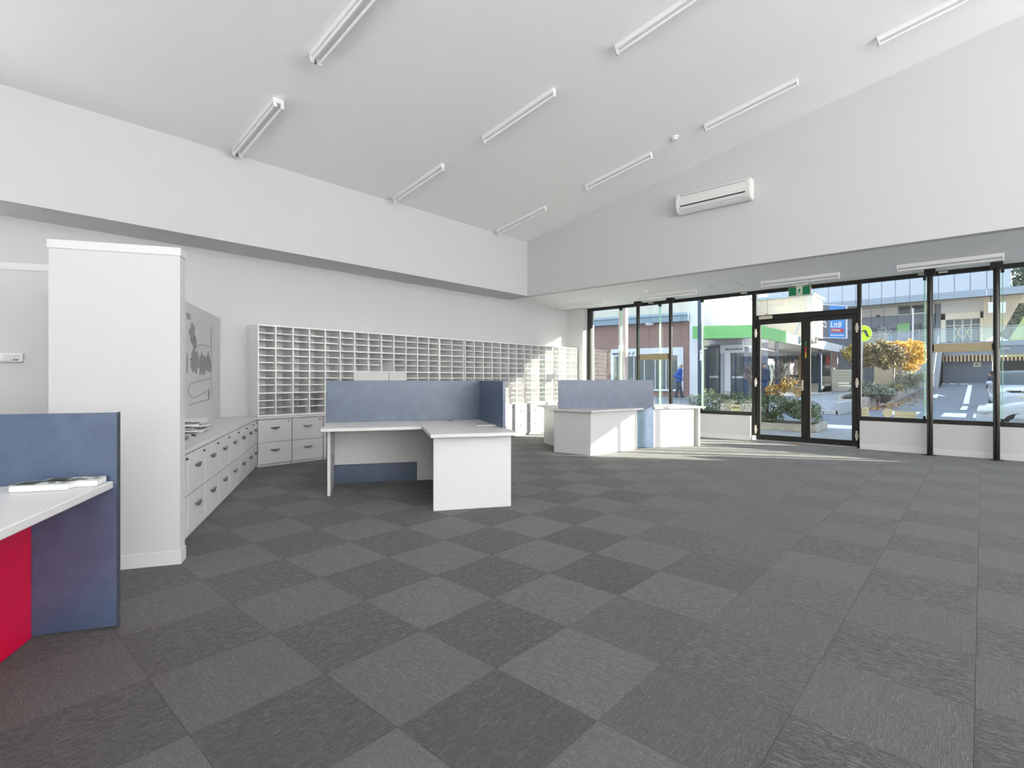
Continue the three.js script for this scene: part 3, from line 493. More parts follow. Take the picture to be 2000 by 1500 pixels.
sheet([[[14, 0.6, -75], [80, 0.6, -75]], [[14, -0.04, -24], [80, -0.04, -24]]], 'pavement_right', X.paving);
sheet([[[-80, -0.25, 60], [80, -0.25, 60]], [[-80, -0.25, 5.3], [80, -0.25, 5.3]]].reverse(), 'yard_behind', X.asphalt);
sheet([[[10.3, -0.05, -11.05], [60, -0.05, -11.05]], [[10.3, -0.05, 5.3], [60, -0.05, 5.3]]], 'yard_right', X.asphalt);
sheet([[[-60, -0.05, -11.05], [-8.0, -0.05, -11.05]], [[-60, -0.05, 5.3], [-8.0, -0.05, 5.3]]], 'yard_left', X.asphalt);
struct('kerb_near', [rb(-60, 60, -0.2, -0.015, -15.25, -15.08, 0.02)], X.kerb); struct('kerb_far', [rb(-60, -4.2, -0.2, -0.03, -23.95, -23.8, 0.02), rb(-4.3, -4.15, -0.2, 0.29, -60, -23.8, 0.02)], X.kerb);
// unseen building added right of the street to shade road and green fascia
struct('right_shade_block', [bx(14.5, 60, -0.1, 5.5, -62, -24.5), bx(16, 40, 5.5, 10, -44.5, -37)], X.cream);
// shop awning over our own pavement; unseen lower drop added to shade the desk screen
struct('awning', [bx(-9, 11, 3.36, 3.46, -13.0, -11.2), bx(-9, 11, 3.36, 3.62, -13.06, -13.0), bx(3.2, 11, 2.68, 3.36, -13.06, -13.02)], X.greyLight);
[[-3.9, -2.75, -17.2, -18.6, 'white road marking beside the hedge planter']].forEach(([a, b, c, d, l]) => single('road_marking', prism([[a, c], [b, c - 0.3], [b + 0.4, d], [a + 0.3, d]], -0.2, -0.194), X.paint, l, 'road marking'));
[[-2.9, -1.9, 'leftmost white zebra bar on the side road'], [-1.15, -0.45, 'zebra bar seen left of the second post'], [-0.25, 0.35, 'zebra bar just before the parked white car']].forEach(([a, b, l]) => single('zebra_bar', prism([[a, -25.2], [b, -25.2], [b, -28.2], [a, -28.2]], -0.192, -0.17), X.paint, 'white painted ' + l, 'road marking', 'zebra crossing bars'));
{
  const line = (x0, x1, z0, z1, l) => { const yy = (z) => z > -34 ? -0.12 + (z + 34) * -0.008 : -0.12 + (-34 - z) * 0.0669; const g = new THREE.BoxGeometry(x1 - x0, 0.02, Math.abs(z1 - z0)); g.rotateX(z0 < -34 ? 0.0668 : 0); g.translate((x0 + x1) / 2, yy((z0 + z1) / 2) + 0.012, (z0 + z1) / 2); single('lane_line', g, X.paint, l, 'road marking', 'side road lines'); };
  line(-0.72, -0.5, -30, -33.9, 'near piece of the white lane line left of the parked car'); line(-0.72, -0.5, -35, -47.5, 'far piece of the white lane line left of the parked car');
  for (let k = 0; k < 5; k++) line(-3.6 + k * 0.62, -3.6 + k * 0.62 + 0.4, -48.4, -48.7, `short white dash across the car park entrance, ${ORD[k]} from the left`);
  const a = plate([[-0.12, 0], [0.12, 0], [0.12, 1.1], [0.45, 1.1], [0, 2.4], [-0.45, 1.1], [-0.12, 1.1]], 0.02); a.rotateX(-Math.PI / 2 + 0.0668); a.translate(-2.0, 0.14, -37.6); single('lane_arrow', a, X.paint, 'white arrow painted on the side road', 'road marking');
}
// ---- foliage and trees
function leafCloud(blobs, n, size, cols, seed, shellOnly = 0.55) {
  const r = RNG(seed), pos = [], col = []; blobs = blobs.flatMap((b) => { const out = [[b[0], b[1], b[2], b[3] * 0.78, b[4] * 0.78, b[5] * 0.78, b[6]]]; for (let k = 0; k < 12; k++) { const a = r() * 6.283, c = r() * 1.9 - 0.95, s = Math.sqrt(1 - c * c), f = 0.26 + r() * 0.22, d = 0.72 + r() * 0.22; out.push([b[0] + b[3] * d * s * Math.cos(a), b[1] + b[4] * d * c, b[2] + b[5] * d * s * Math.sin(a), b[3] * f, b[4] * f, b[5] * f, b[6]]); } return out; });
  const total = blobs.reduce((s, b) => s + b[3] * b[4] * b[5], 0), q = new THREE.Quaternion(), e = new THREE.Euler();
  for (const [cx, cy, cz, rx, ry, rz, tone] of blobs) for (let k = 0; k < n * rx * ry * rz / total; k++) {
    const a = r() * 6.283, c = r() * 2 - 1, s = Math.sqrt(1 - c * c), d = shellOnly + (1 - shellOnly) * Math.cbrt(r());
    const o = V(cx + rx * d * s * Math.cos(a), cy + ry * d * c, cz + rz * d * s * Math.sin(a)), L = size * (0.6 + r() * 0.8);
    q.setFromEuler(e.set(r() * 6.3, r() * 6.3, r() * 6.3));
    const p = [[0, -L, 0], [L * 0.45, 0, L * 0.12], [0, L, 0], [-L * 0.45, 0, L * 0.12]].map((v) => V(...v).applyQuaternion(q).add(o));
    for (const i of [0, 1, 2, 0, 2, 3]) pos.push(p[i].x, p[i].y, p[i].z);
    const set = tone === undefined ? cols : cols.slice(tone, tone + 3), t = set[Math.floor(r() * set.length)], f = 0.75 + r() * 0.5;
    for (let i = 0; i < 6; i++) col.push(t[0] * f, t[1] * f, t[2] * f);
  }
  const g = new THREE.BufferGeometry(); g.setAttribute('position', new THREE.Float32BufferAttribute(pos, 3)); g.setAttribute('color', new THREE.Float32BufferAttribute(col, 3)); g.setAttribute('uv', new THREE.Float32BufferAttribute(new Float32Array(pos.length / 3 * 2), 2)); g.computeVertexNormals(); return g;
}
function branches(base, dirs, seed, spread, len, r0, levels = 3) {
  const r = RNG(seed), out = [];
  const grow = (a, d, l, rad, lv) => { const b = a.clone().addScaledVector(d, l); out.push(rod(a, b, rad, rad * 0.65, lv > 1 ? 7 : 4)); if (lv > 0) for (let k = 0; k < (lv > 1 ? 4 : 3); k++) grow(a.clone().lerp(b, 0.55 + r() * 0.45), d.clone().add(V((r() - 0.5) * spread, (r() - 0.25) * spread * 0.7, (r() - 0.5) * spread)).normalize(), l * (0.55 + r() * 0.25), rad * 0.62, lv - 1); };
  for (const d of dirs) grow(base, d.normalize(), len, r0, levels); return out;
}
const GREENS = [[0.1, 0.16, 0.07], [0.16, 0.22, 0.1], [0.22, 0.27, 0.14], [0.07, 0.1, 0.06], [0.3, 0.33, 0.17]], GOLDS = [[0.75, 0.45, 0.04], [0.85, 0.6, 0.1], [0.6, 0.3, 0.03], [0.9, 0.7, 0.25]], OLIVES = [[0.2, 0.15, 0.06], [0.28, 0.2, 0.07], [0.12, 0.1, 0.05], [0.36, 0.27, 0.09], [0.08, 0.08, 0.05]];
{ // planter before the door with box hedges and a small tree
  const t = thing('hedge_planter', 'low concrete planter edging on the pavement before the door', 'planter', [-2.85, -0.02, -13.62]);
  part('front_edge', rb(-3.2, 0, 0, 0.17, -0.1, 0, 0.01), X.concrete, t); part('back_edge', rb(-3.2, 0, 0, 0.17, -1.25, -1.15, 0.01), X.concrete, t); part('end_edge', rb(-0.1, 0, 0, 0.17, -1.15, -0.1, 0.01), X.concrete, t); part('end_edge', rb(-3.2, -3.1, 0, 0.17, -1.15, -0.1, 0.01), X.concrete, t); part('soil_bed', bx(-3.1, -0.1, 0, 0.12, -1.15, -0.1), X.soil, t);
  [[-3.25, 0.34, 0.5, 'rounded green hedge bush at the planter end behind the right door leaf'], [-3.95, 0.4, 0.52, 'green hedge bush behind the left door leaf, next to the planter end'], [-4.65, 0.4, 0.56, 'green hedge bush at the foot of the small yellow tree'], [-5.4, 0.42, 0.6, 'green hedge bush behind the square sticker left of the door']].forEach(([x, hh, w, l], k) => {
    const b = thing('hedge_bush', l, 'hedge', [x, 0.1, -14.2], 0, 'planter hedges'), y = 0.1 + hh * 0.8;
    part('foliage', leafCloud([[0, y, 0, w, hh, 0.52]], 3600, 0.026, GREENS, 100 + k, 0.35), X.leaf, b); part('stem', [rod(V(0, -0.02, 0), V(0.04, y, 0), 0.018), rod(V(0.02, 0.1, 0), V(0.2, y, 0.1), 0.012), rod(V(0, 0.1, 0), V(-0.22, y, -0.08), 0.012)], X.bark, b);
  });
  const s = thing('small_tree', 'small half-bare tree with yellow leaves rising from the planter', 'tree', [-4.05, 0.09, -14.15]);
  part('trunk', rod(V(0, 0, 0), V(0.02, 0.72, 0), 0.032, 0.024, 8), X.bark, s);
  part('branches', branches(V(0.02, 0.72, 0), [V(-0.5, 1, 0.1), V(0.3, 1, -0.2), V(0.9, 0.7, 0.1), V(-0.9, 0.6, -0.2)], 8, 1.2, 0.46, 0.022, 3), X.bark, s);
  part('foliage', leafCloud([[0.26, 0.84, 0, 0.26, 0.17, 0.25], [0.5, 1.0, 0, 0.24, 0.18, 0.2], [0.7, 0.8, 0.05, 0.18, 0.15, 0.16], [0.06, 0.84, 0.1, 0.14, 0.12, 0.15]], 620, 0.036, [[0.55, 0.36, 0.08], [0.62, 0.45, 0.14], [0.5, 0.25, 0.06]], 14, 0.05), X.leaf, s);
}
// ---- the bank on the corner: its facade runs slightly askew to our window
const BT = Math.atan2(0.185, 0.983), BO = at(1347, 778, 27); BO.y = 0.28;
const onBank = (px, py, back = 0) => { const n = V(0.185, 0, 0.983), q = ray(px, py), o = BO.clone().addScaledVector(n, -back), k = o.clone().sub(V(0, EYE, 0)).dot(n) / q.dot(n), p = q.multiplyScalar(k).add(V(0, EYE, 0)), d = p.clone().sub(BO); return [d.x * 0.983 - d.z * 0.185, p.y - BO.y]; };
function bankMark(parent, width, x, y, z, m = X.ink) { // lettering and the folded arrow beside it
  const g = lettersTo('MyStateBank', width, font, 0.015); g.translate(x, y, z); part('lettering', g, m, parent);
  const w = width * 0.2, a = plate([[0, 0.9 * w], [0.55 * w, 0.62 * w], [w, 0.9 * w], [0.62 * w, 0.52 * w], [0.5 * w, -0.15 * w]].slice(0, 3).concat([[0.62 * w, 0.45 * w]]), 0.015), b = plate([[0.62 * w, 0.5 * w], [w, 0.9 * w], [0.55 * w, -0.2 * w], [0.42 * w, 0.2 * w]], 0.015);
  a.translate(x + width * 1.04, y - 0.05 * w, z); b.translate(x + width * 1.04, y - 0.05 * w, z); part('arrow_top', a, X.arrowLime, parent); part('arrow_fold', b, X.arrowDark, parent);
}
{
  const t = thing('bank_building', 'single storey bank with brown wall and blue-grey gutter', 'building', [BO.x, BO.y, BO.z], BT);
  const [, yF0] = onBank(1160, 638), [, yF1] = onBank(1160, 623);
  part('wall', bx(-16, 0, -0.3, yF0, -0.3, 0), X.pink, t);
  part('eave_board', bx(-16, 0, yF0, yF0 + (yF1 - yF0) * 0.68, -0.3, 0.35), X.gutter, t); part('gutter', bx(-16, 0, yF0 + (yF1 - yF0) * 0.7, yF1, -0.3, 0.42), X.gutterLight, t);
  part('upper_wall', bx(-16, 0, yF1, 7.2, -1.6, -1.3), X.cream, t); part('roof_pan', bx(-16, 0, yF1 - 0.1, yF1, -1.4, -0.2), X.gutterLight, t);
  const dome = new THREE.SphereGeometry(0.24, 20, 8, 0, 6.3, 0, 1.6); dome.rotateX(Math.PI); dome.scale(1, 0.6, 1); dome.translate(onBank(1270, 636)[0], yF0 - 0.01, 0.14); part('eave_lamp', dome, X.white, t);
  const [w0] = onBank(1194, 700), [w1, wt] = onBank(1335, 678), [, wb] = onBank(1300, 760), [, sb] = onBank(1240, 697);
  part('window_frame', [bx(w0, w1, wt - 0.42, wt, 0, 0.08), bx(w0, w0 + 0.15, wb, wt - 0.42, 0, 0.08), bx(w1 - 0.3, w1, wb, wt - 0.42, 0, 0.08), bx(w0, w1, wb - 0.1, wb, 0, 0.1)], X.signWhite, t);
  const n = 6, pw = (w1 - 0.3 - w0 - 0.15) / n; for (let k = 0; k < n; k++) { const a = w0 + 0.15 + k * pw; part('window_pane', bx(a + 0.04, a + pw - 0.04, wb, wt - 0.42, 0.01, 0.03), X.shopGlass, t); part('mullion', bx(a - 0.03, a + 0.03, wb, wt - 0.42, 0, 0.06), X.greyLight, t); }
  const [tx] = onBank(1198, 690), [te] = onBank(1232, 690); bankMark(t, te - tx, tx, wt - 0.32, 0.085);
  part('corner_column', rb(0, 0.6, 0, 5.0, -0.6, 0.05, 0.02), X.white, t);
  // glazed corner entrance under the canopy
  const E = 2.0, L = (px, py) => onBank(px, py, E);
  const [ex0] = L(1370, 700), [ex1] = L(1474, 700), [, et] = L(1440, 672);
  part('entrance_wall', bx(0.6, ex1 + 0.6, 0, 3.0, -E - 0.3, -E - 0.05), X.slateMid, t); part('entrance_head', bx(0.6, ex1 + 0.6, et, 3.2, -E - 0.05, -E + 0.1), X.greyLight, t);
  const doorX = [L(1382, 700)[0], L(1408, 700)[0]]; part('entrance_door_frame', [bx(doorX[0], doorX[0] + 0.1, 0, et - 0.2, -E, -E + 0.1), bx(doorX[1] - 0.1, doorX[1], 0, et - 0.2, -E, -E + 0.1), bx(doorX[0], doorX[1], et - 0.2, et - 0.1, -E, -E + 0.1)], X.navy, t); part('entrance_door_glass', bx(doorX[0] + 0.1, doorX[1] - 0.1, 0.1, et - 0.2, -E + 0.02, -E + 0.04), X.shopGlass, t);
  part('entrance_side_glass', bx(ex0, doorX[0], 0.1, et - 0.2, -E + 0.01, -E + 0.03), X.shopGlass, t); part('door_push_bar', bx(doorX[0] + 0.1, doorX[1] - 0.1, 1.0, 1.1, -E + 0.05, -E + 0.09), X.greyLight, t);
  part('entrance_pillar', rb(L(1417, 700)[0], L(1428, 700)[0], 0, et - 0.4, -E, -E + 0.3, 0.02), X.white, t); part('entrance_panel', bx(L(1408, 700)[0], L(1417, 700)[0], 0, et - 0.4, -E, -E + 0.1), X.greyLight, t);
  const sx0 = L(1409, 680)[0], sx1 = L(1469, 680)[0]; part('entrance_sign', rb(sx0, sx1, et - 0.48, et - 0.04, -E + 0.1, -E + 0.38, 0.01), X.signWhite, t);
  const mark = new THREE.Group(); mark.name = 'sign_print'; t.add(mark); bankMark(mark, (sx1 - sx0) * 0.56, sx0 + (sx1 - sx0) * 0.17, et - 0.33, -E + 0.382);
  for (const [a, b] of [[1430, 1436], [1438, 1453], [1456, 1466]]) part('entrance_window', bx(L(a, 700)[0], L(b, 700)[0], 0.15, et - 0.5, -E + 0.02, -E + 0.04), X.shopGlass, t);
  for (const a of [1437, 1454]) part('entrance_mullion', bx(L(a, 700)[0] - 0.05, L(a, 700)[0] + 0.05, 0, et - 0.48, -E, -E + 0.08), X.navy, t);
  part('entrance_rail', bx(L(1430, 700)[0], ex1, 0.98, 1.08, -E + 0.05, -E + 0.08), X.white, t);
}
{ // corner canopy with the green fascia, its posts and the long grey canopy of the shops
  const A = at(1353, 700, 25.8), K = V(-8.0, 0, -26.4), t = thing('corner_canopy', 'street canopy with bright green fascia round the corner', 'canopy', [0, 0, 0]);
  part('green_fascia', board([A.x, A.z], [K.x, K.z], 3.2, 3.82, 0.12), X.green, t); part('green_fascia', board([K.x, K.z], [-7.95, -31.6], 3.2, 3.82, 0.12), X.green, t);
  part('deck', prism([[A.x + 0.05, A.z - 0.15], [K.x - 0.13, K.z - 0.15], [-8.1, -31.6], [-10.6, -31.6], [-10.6, -29.4], [A.x - 0.2, A.z - 2.2]], 3.28, 3.4), X.soffit, t);
  const rnd = RNG(5); for (let k = 0; k < 9; k++) part('soffit_batten', board([-10.5, -29.6 - k * 0.22], [-8.15, -29.6 - k * 0.22], 3.25, 3.281, 0.15), X.soffit, t);
  const s = thing('shop_canopy', 'long grey canopy with white end panel over the shop row', 'canopy', [0, 0, 0]);
  part('grey_fascia', board([-7.95, -31.62], [-7.9, -39.6], 3.2, 3.7, 0.12), X.fasciaBlue, s); part('white_fascia', board([-7.9, -39.65], [-7.85, -46], 3.2, 3.75, 0.12), X.white, s); part('deck', prism([[-8.05, -31.62], [-8.0, -46], [-10.6, -46], [-10.6, -31.62]], 3.28, 3.4), X.soffit, s);
  [[1367, 25.0, 5.2, 'navy post at the left end of the green canopy'], [1458, 25.1, 3.2, 'navy post under the corner of the green canopy']].forEach(([px, d, h, l]) => { const p = at(px, 700, d); single('canopy_post', cyl(p.x, 0.2, h, p.z, 0.1), X.navy, l, 'post', 'canopy posts'); });
  [[1517, -8.25, 'navy post behind the small yellow tree'], [1602, -8.2, 'navy post at the steps behind the right door leaf']].forEach(([px, x, l]) => { const p = onX(px, 700, x); single('canopy_post', cyl(p.x, 0.25, 3.28, p.z, 0.1), X.navy, l, 'post', 'canopy posts'); });
  const q = at(1369.5, 694, 24.7), b = thing('parking_sign', 'narrow white parking sign with red symbol on the navy post', 'sign', [q.x, q.y, q.z], BT); part('sign_plate', rb(-0.06, 0.06, -0.25, 0.25, 0, 0.01, 0.004), X.white, b); part('red_symbol', rb(-0.03, 0.03, 0.1, 0.17, 0.009, 0.012, 0.002), X.redSign, b);
}
{ // brown column with its sign, nearer the road
  const p = at(1217.5, 700, 21), t = thing('street_column', 'tall pinkish brown column standing before the bank wall', 'column', [p.x, -0.2, p.z], BT); part('shaft', rb(-0.15, 0.15, 0, 4.9, -0.15, 0.15, 0.01), X.pinkPost, t); part('column_base', rb(-0.2, 0.2, 0, 0.3, -0.2, 0.2, 0.01), X.concrete, t);
  const q = at(1213, 677, 20.8), s = thing('column_sign', 'small white sign with pink top on the brown column', 'sign', [q.x, q.y, q.z], BT); part('sign_plate', rb(-0.09, 0.09, -0.18, 0.06, 0.03, 0.04, 0.003), X.white, s); part('pink_panel', rb(-0.07, 0.07, 0.06, 0.16, 0.03, 0.04, 0.003), std(lin(0.6, 0.3, 0.5), 0.6), s);
}
{ // white roof sign of the bank and the beige hall behind
  const t = thing('bank_roof_sign', 'white block with faded bank lettering above the green canopy', 'sign', [-9.9, 3.83, -28.2], Math.PI / 2);
  part('block', rb(0, 4.6, 0, 1.95, -1.5, 0, 0.01), X.white, t); bankMark(t, 2.9, 0.5, 1.15, 0.002, std(lin(0.35, 0.38, 0.36), 0.6));
  const h = thing('beige_hall', 'beige panelled upper storey behind the bank', 'building', [0, 0, 0]);
  const px = [-24, -20.5, -17, -14.4, -12, -9.7, -7.6]; for (let k = 0; k < 6; k++) part('wall_panel', bx(px[k] + 0.01, px[k + 1] - 0.01, 3.4, 6.05, -34.3, -34), X.beige, h);
  part('corner_pilaster', rb(-7.6, -7.25, 3.4, 6.15, -34.4, -33.95, 0.02), X.cream, h); part('side_panel', bx(-7.6, -7.3, 3.7, 6.05, -36.7, -34.4), X.beige, h);
  part('roof_edge', [bx(-24, -7.2, 6.05, 6.2, -34.4, -33.9), bx(-7.6, -7.2, 6.05, 6.2, -36.8, -34.4)], X.gutterLight, h); part('roof_deck', bx(-24, -7.6, 5.8, 5.95, -36.6, -34.3), X.gutterLight, h); part('back_wall', bx(-24, -7.6, 3.4, 6, -36.8, -36.6), X.beige, h);
  const v = at(1570, 610, 30.5); single('roof_cowl', [rod(V(v.x - 0.5, 3.75, v.z), V(v.x - 0.1, 4.7, v.z), 0.1), rod(V(v.x - 0.1, 4.7, v.z), V(v.x + 0.1, 5.1, v.z), 0.24, 0.12, 14)], X.steelGrey, 'grey metal flue cowl on the canopy roof', 'cowl');
}
{ // row of shops under the canopy
  const t = thing('shop_row', 'row of dark shopfronts under the street canopy', 'building', [-10.6, 0.3, 0]);
  const zOf = (px) => onX(px, 700, -10.6).z, y = (py, px) => onX(px, py, -10.6).y - 0.3;
  part('wall', bx(-0.4, 0, 0, 3.27, -52, -29.4), X.slate, t);
  const win = (name, a, b, p0, p1, m) => part(name, bx(0, 0.06, y(p1, a), y(p0, a), zOf(b), zOf(a)), m, t);
  win('glass_front', 1484, 1512, 712, 758, X.shopGlass); win('white_lintel', 1484, 1512, 704, 709, X.white); win('upper_window', 1488, 1508, 683, 696, X.shopGlass); win('glass_front', 1522, 1539, 690, 758, X.shopGlass); win('mullion', 1529, 1530.5, 694, 745, X.white); win('poster', 1541, 1550, 706, 740, std(lin(0.72, 0.6, 0.55), 0.6)); win('poster', 1551, 1557, 702, 740, std(lin(0.75, 0.65, 0.6), 0.6)); win('poster_footer', 1541, 1557, 732, 737, std(lin(0.45, 0.65, 0.7), 0.6)); win('bright_sill', 1541, 1557, 742, 757, X.portal);
  win('timber_post', 1558.5, 1562.5, 695, 756, X.timber); win('yellow_flag', 1563, 1565, 695, 711, X.orange); win('red_flag', 1563.5, 1565, 711, 754, X.redSign);
  win('blue_door', 1582, 1597, 688, 747, X.slate); win('green_notice', 1582, 1586, 714, 721, X.green); win('white_notice', 1582, 1585, 724, 731, X.white); win('door_post', 1597.5, 1600, 690, 748, X.cream);
  const e = thing('end_shop', 'end shop with a window over a cream dado and brown pier', 'building', [0, 0.3, -46.2]); const EZ = -46.2, ex = (px, py = 700) => onZ(px, py, EZ), el = (name, a, b, p0, p1, m, z = 0.05) => part(name, bx(ex(a).x, ex(b).x, ex(a, p1).y - 0.3, ex(a, p0).y - 0.3, -0.3, z), m, e);
  part('plinth', bx(ex(1604).x, ex(1636).x, 0, ex(1620, 746).y - 0.3, -0.3, 0.06), X.concrete, e); el('window', 1604.5, 1622, 688, 734, X.shopGlass); el('dado', 1604, 1622.5, 735, 748, X.cream); el('window_post', 1622.2, 1624, 688, 746, X.cream, 0.08); el('pier', 1624, 1635.5, 686, 746, X.pinkPost, 0.1); part('roof', bx(-10.5, -7.6, 3.0, 3.1, -3.2, 0.05), X.slate, e); el('upper_wall', 1604, 1640, 676, 688, X.slate, 0.02); { const g = new THREE.CylinderGeometry(0.42, 0.42, 0.05, 20); g.rotateX(Math.PI / 2); g.scale(0.3, 1, 1); const q = ex(1617, 704); g.translate(q.x, q.y - 0.3, 0.1); part('red_disc', g, X.redSign, e); }
  const w = thing('ramp_wall', 'cream weatherboard ramp wall beside the right door stile', 'wall', [0, 0, 0]); for (let k = 0; k < 8; k++) part('weatherboard', bx(-8.1, -6.3, 0.32 + k * 0.2, 0.5 + k * 0.2, -44.5, -44.4 + (k % 2) * 0.004), X.weatherboard, w); part('newel_post', rb(-8.25, -8.08, 0.3, 2.05, -44.6, -44.35, 0.01), X.cream, w); part('gap_panel', bx(-8.0, -6.3, 1.95, 3.1, -45.6, -45.5), X.slate, w);
  const st = thing('shop_steps', 'shallow concrete steps before the end shops', 'steps', [0, 0, 0]); for (let k = 0; k < 4; k++) part('step', rb(-10.5, -8.3, 0.25, 0.42 + k * 0.15, -46, -40.2 - k * 0.75, 0.02), X.concrete, st);
}
{ // tall advertising board
  const p0 = at(1592, 700, 41), p1 = at(1654, 700, 41.8), w = p1.distanceTo(p0), turn = Math.atan2(-(p1.z - p0.z), p1.x - p0.x), yb = at(1592, 660, 41).y, yt = at(1592, 594, 41).y, h = yt - yb;
  const t = thing('advertising_board', 'framed advertising board, black left half and blue right half', 'billboard', [p0.x, yb, p0.z], turn);
  part('frame', [rb(0, w, h - 0.06, h, -0.05, 0.06, 0.01), rb(0, 0.06, 0, h, -0.05, 0.06, 0.01), rb(w - 0.06, w, 0, h, -0.05, 0.06, 0.01), rb(0, w, 0, 0.06, -0.05, 0.06, 0.01)], X.white, t);
  const m = w * 0.44; part('black_panel', rb(0.06, m, 0.06, h - 0.06, -0.03, 0.01, 0.004), X.slate, t); part('blue_panel', rb(m, w - 0.2, 0.06, h - 0.06, -0.03, 0.02, 0.004), std(lin(0.05, 0.28, 0.72), 0.5), t);
  const pinkish = std(lin(0.5, 0.16, 0.18), 0.6); for (const k of [0, 1, 2]) part('red_stripe', bx(m * 0.5 + k * 0.06, m * 0.5 + k * 0.06 + 0.025, 0.1, h - 0.1, 0.01, 0.013), pinkish, t);
  const z = lettersTo('ZAP', h * 0.42, font, 0.012); z.rotateZ(Math.PI / 2); z.translate(m * 0.78, h * 0.3, 0.016); part('lettering', z, X.white, t);
  const b = lettersTo('LnB', (w - m) * 0.6, font, 0.012); b.applyMatrix4(new THREE.Matrix4().makeShear(0, 0, 0.2, 0, 0, 0)); b.translate(m + 0.08, h * 0.33, 0.022); part('lettering', b, X.white, t);
  part('red_banner', rb(m + 0.14, w - 0.36, h * 0.18, h * 0.3, 0.02, 0.03, 0.006), X.redSign, t); const c = lettersTo('CHICKEN', (w - m) * 0.5, font, 0.006); c.translate(m + 0.2, h * 0.215, 0.03); part('lettering', c, X.white, t);
  part('small_print', [bx(m + 0.1, w - 0.3, h * 0.08, h * 0.105, 0.02, 0.024)], X.white, t);
  part('leg', [rod(V(0.15, 0.05, -0.1), V(0.15, 3.4 - yb, -0.1), 0.08)], X.slate, t); part('leg', [rod(V(w - 0.25, 0, -0.1), V(w - 0.25, 3.4 - yb, -0.1), 0.08)], X.slate, t);
}
{ // pedestrian crossing sign
  const p = at(1686, 651, 21), t = thing('crossing_sign', 'round yellow-green pedestrian crossing sign on a leaning grey pole', 'road sign', [p.x, p.y, p.z], YAW * 0.85);
  const d = (r, z0, z1) => { const g = new THREE.CylinderGeometry(r, r, z1 - z0, 40); g.rotateX(Math.PI / 2); g.translate(0, 0, (z0 + z1) / 2); return g; };
  part('rim', d(0.33, 0, 0.012), X.white, t); part('disc', d(0.315, 0.01, 0.018), X.lime, t);
  const q = (pts) => plate(pts, 0.006).translate(0, 0, 0.018); part('leg_symbol', q([[-0.02, 0.13], [0.1, 0.13], [0.2, -0.12], [0.12, -0.14]]), X.ink, t); part('leg_symbol', q([[-0.12, 0.13], [0.0, 0.13], [-0.13, -0.16], [-0.22, -0.13]]), X.ink, t); part('shoe_symbol', q([[0.13, -0.16], [0.24, -0.14], [0.24, -0.11], [0.2, -0.13], [0.12, -0.19]]), X.ink, t); part('shoe_symbol', q([[-0.22, -0.16], [-0.11, -0.19], [-0.06, -0.17], [-0.2, -0.13]]), X.ink, t);
  part('pole', rod(V(0, 0.3, -0.04), V(-0.12, -0.2 - p.y, -0.04), 0.04, 0.04, 12), X.steelGrey, t);
}
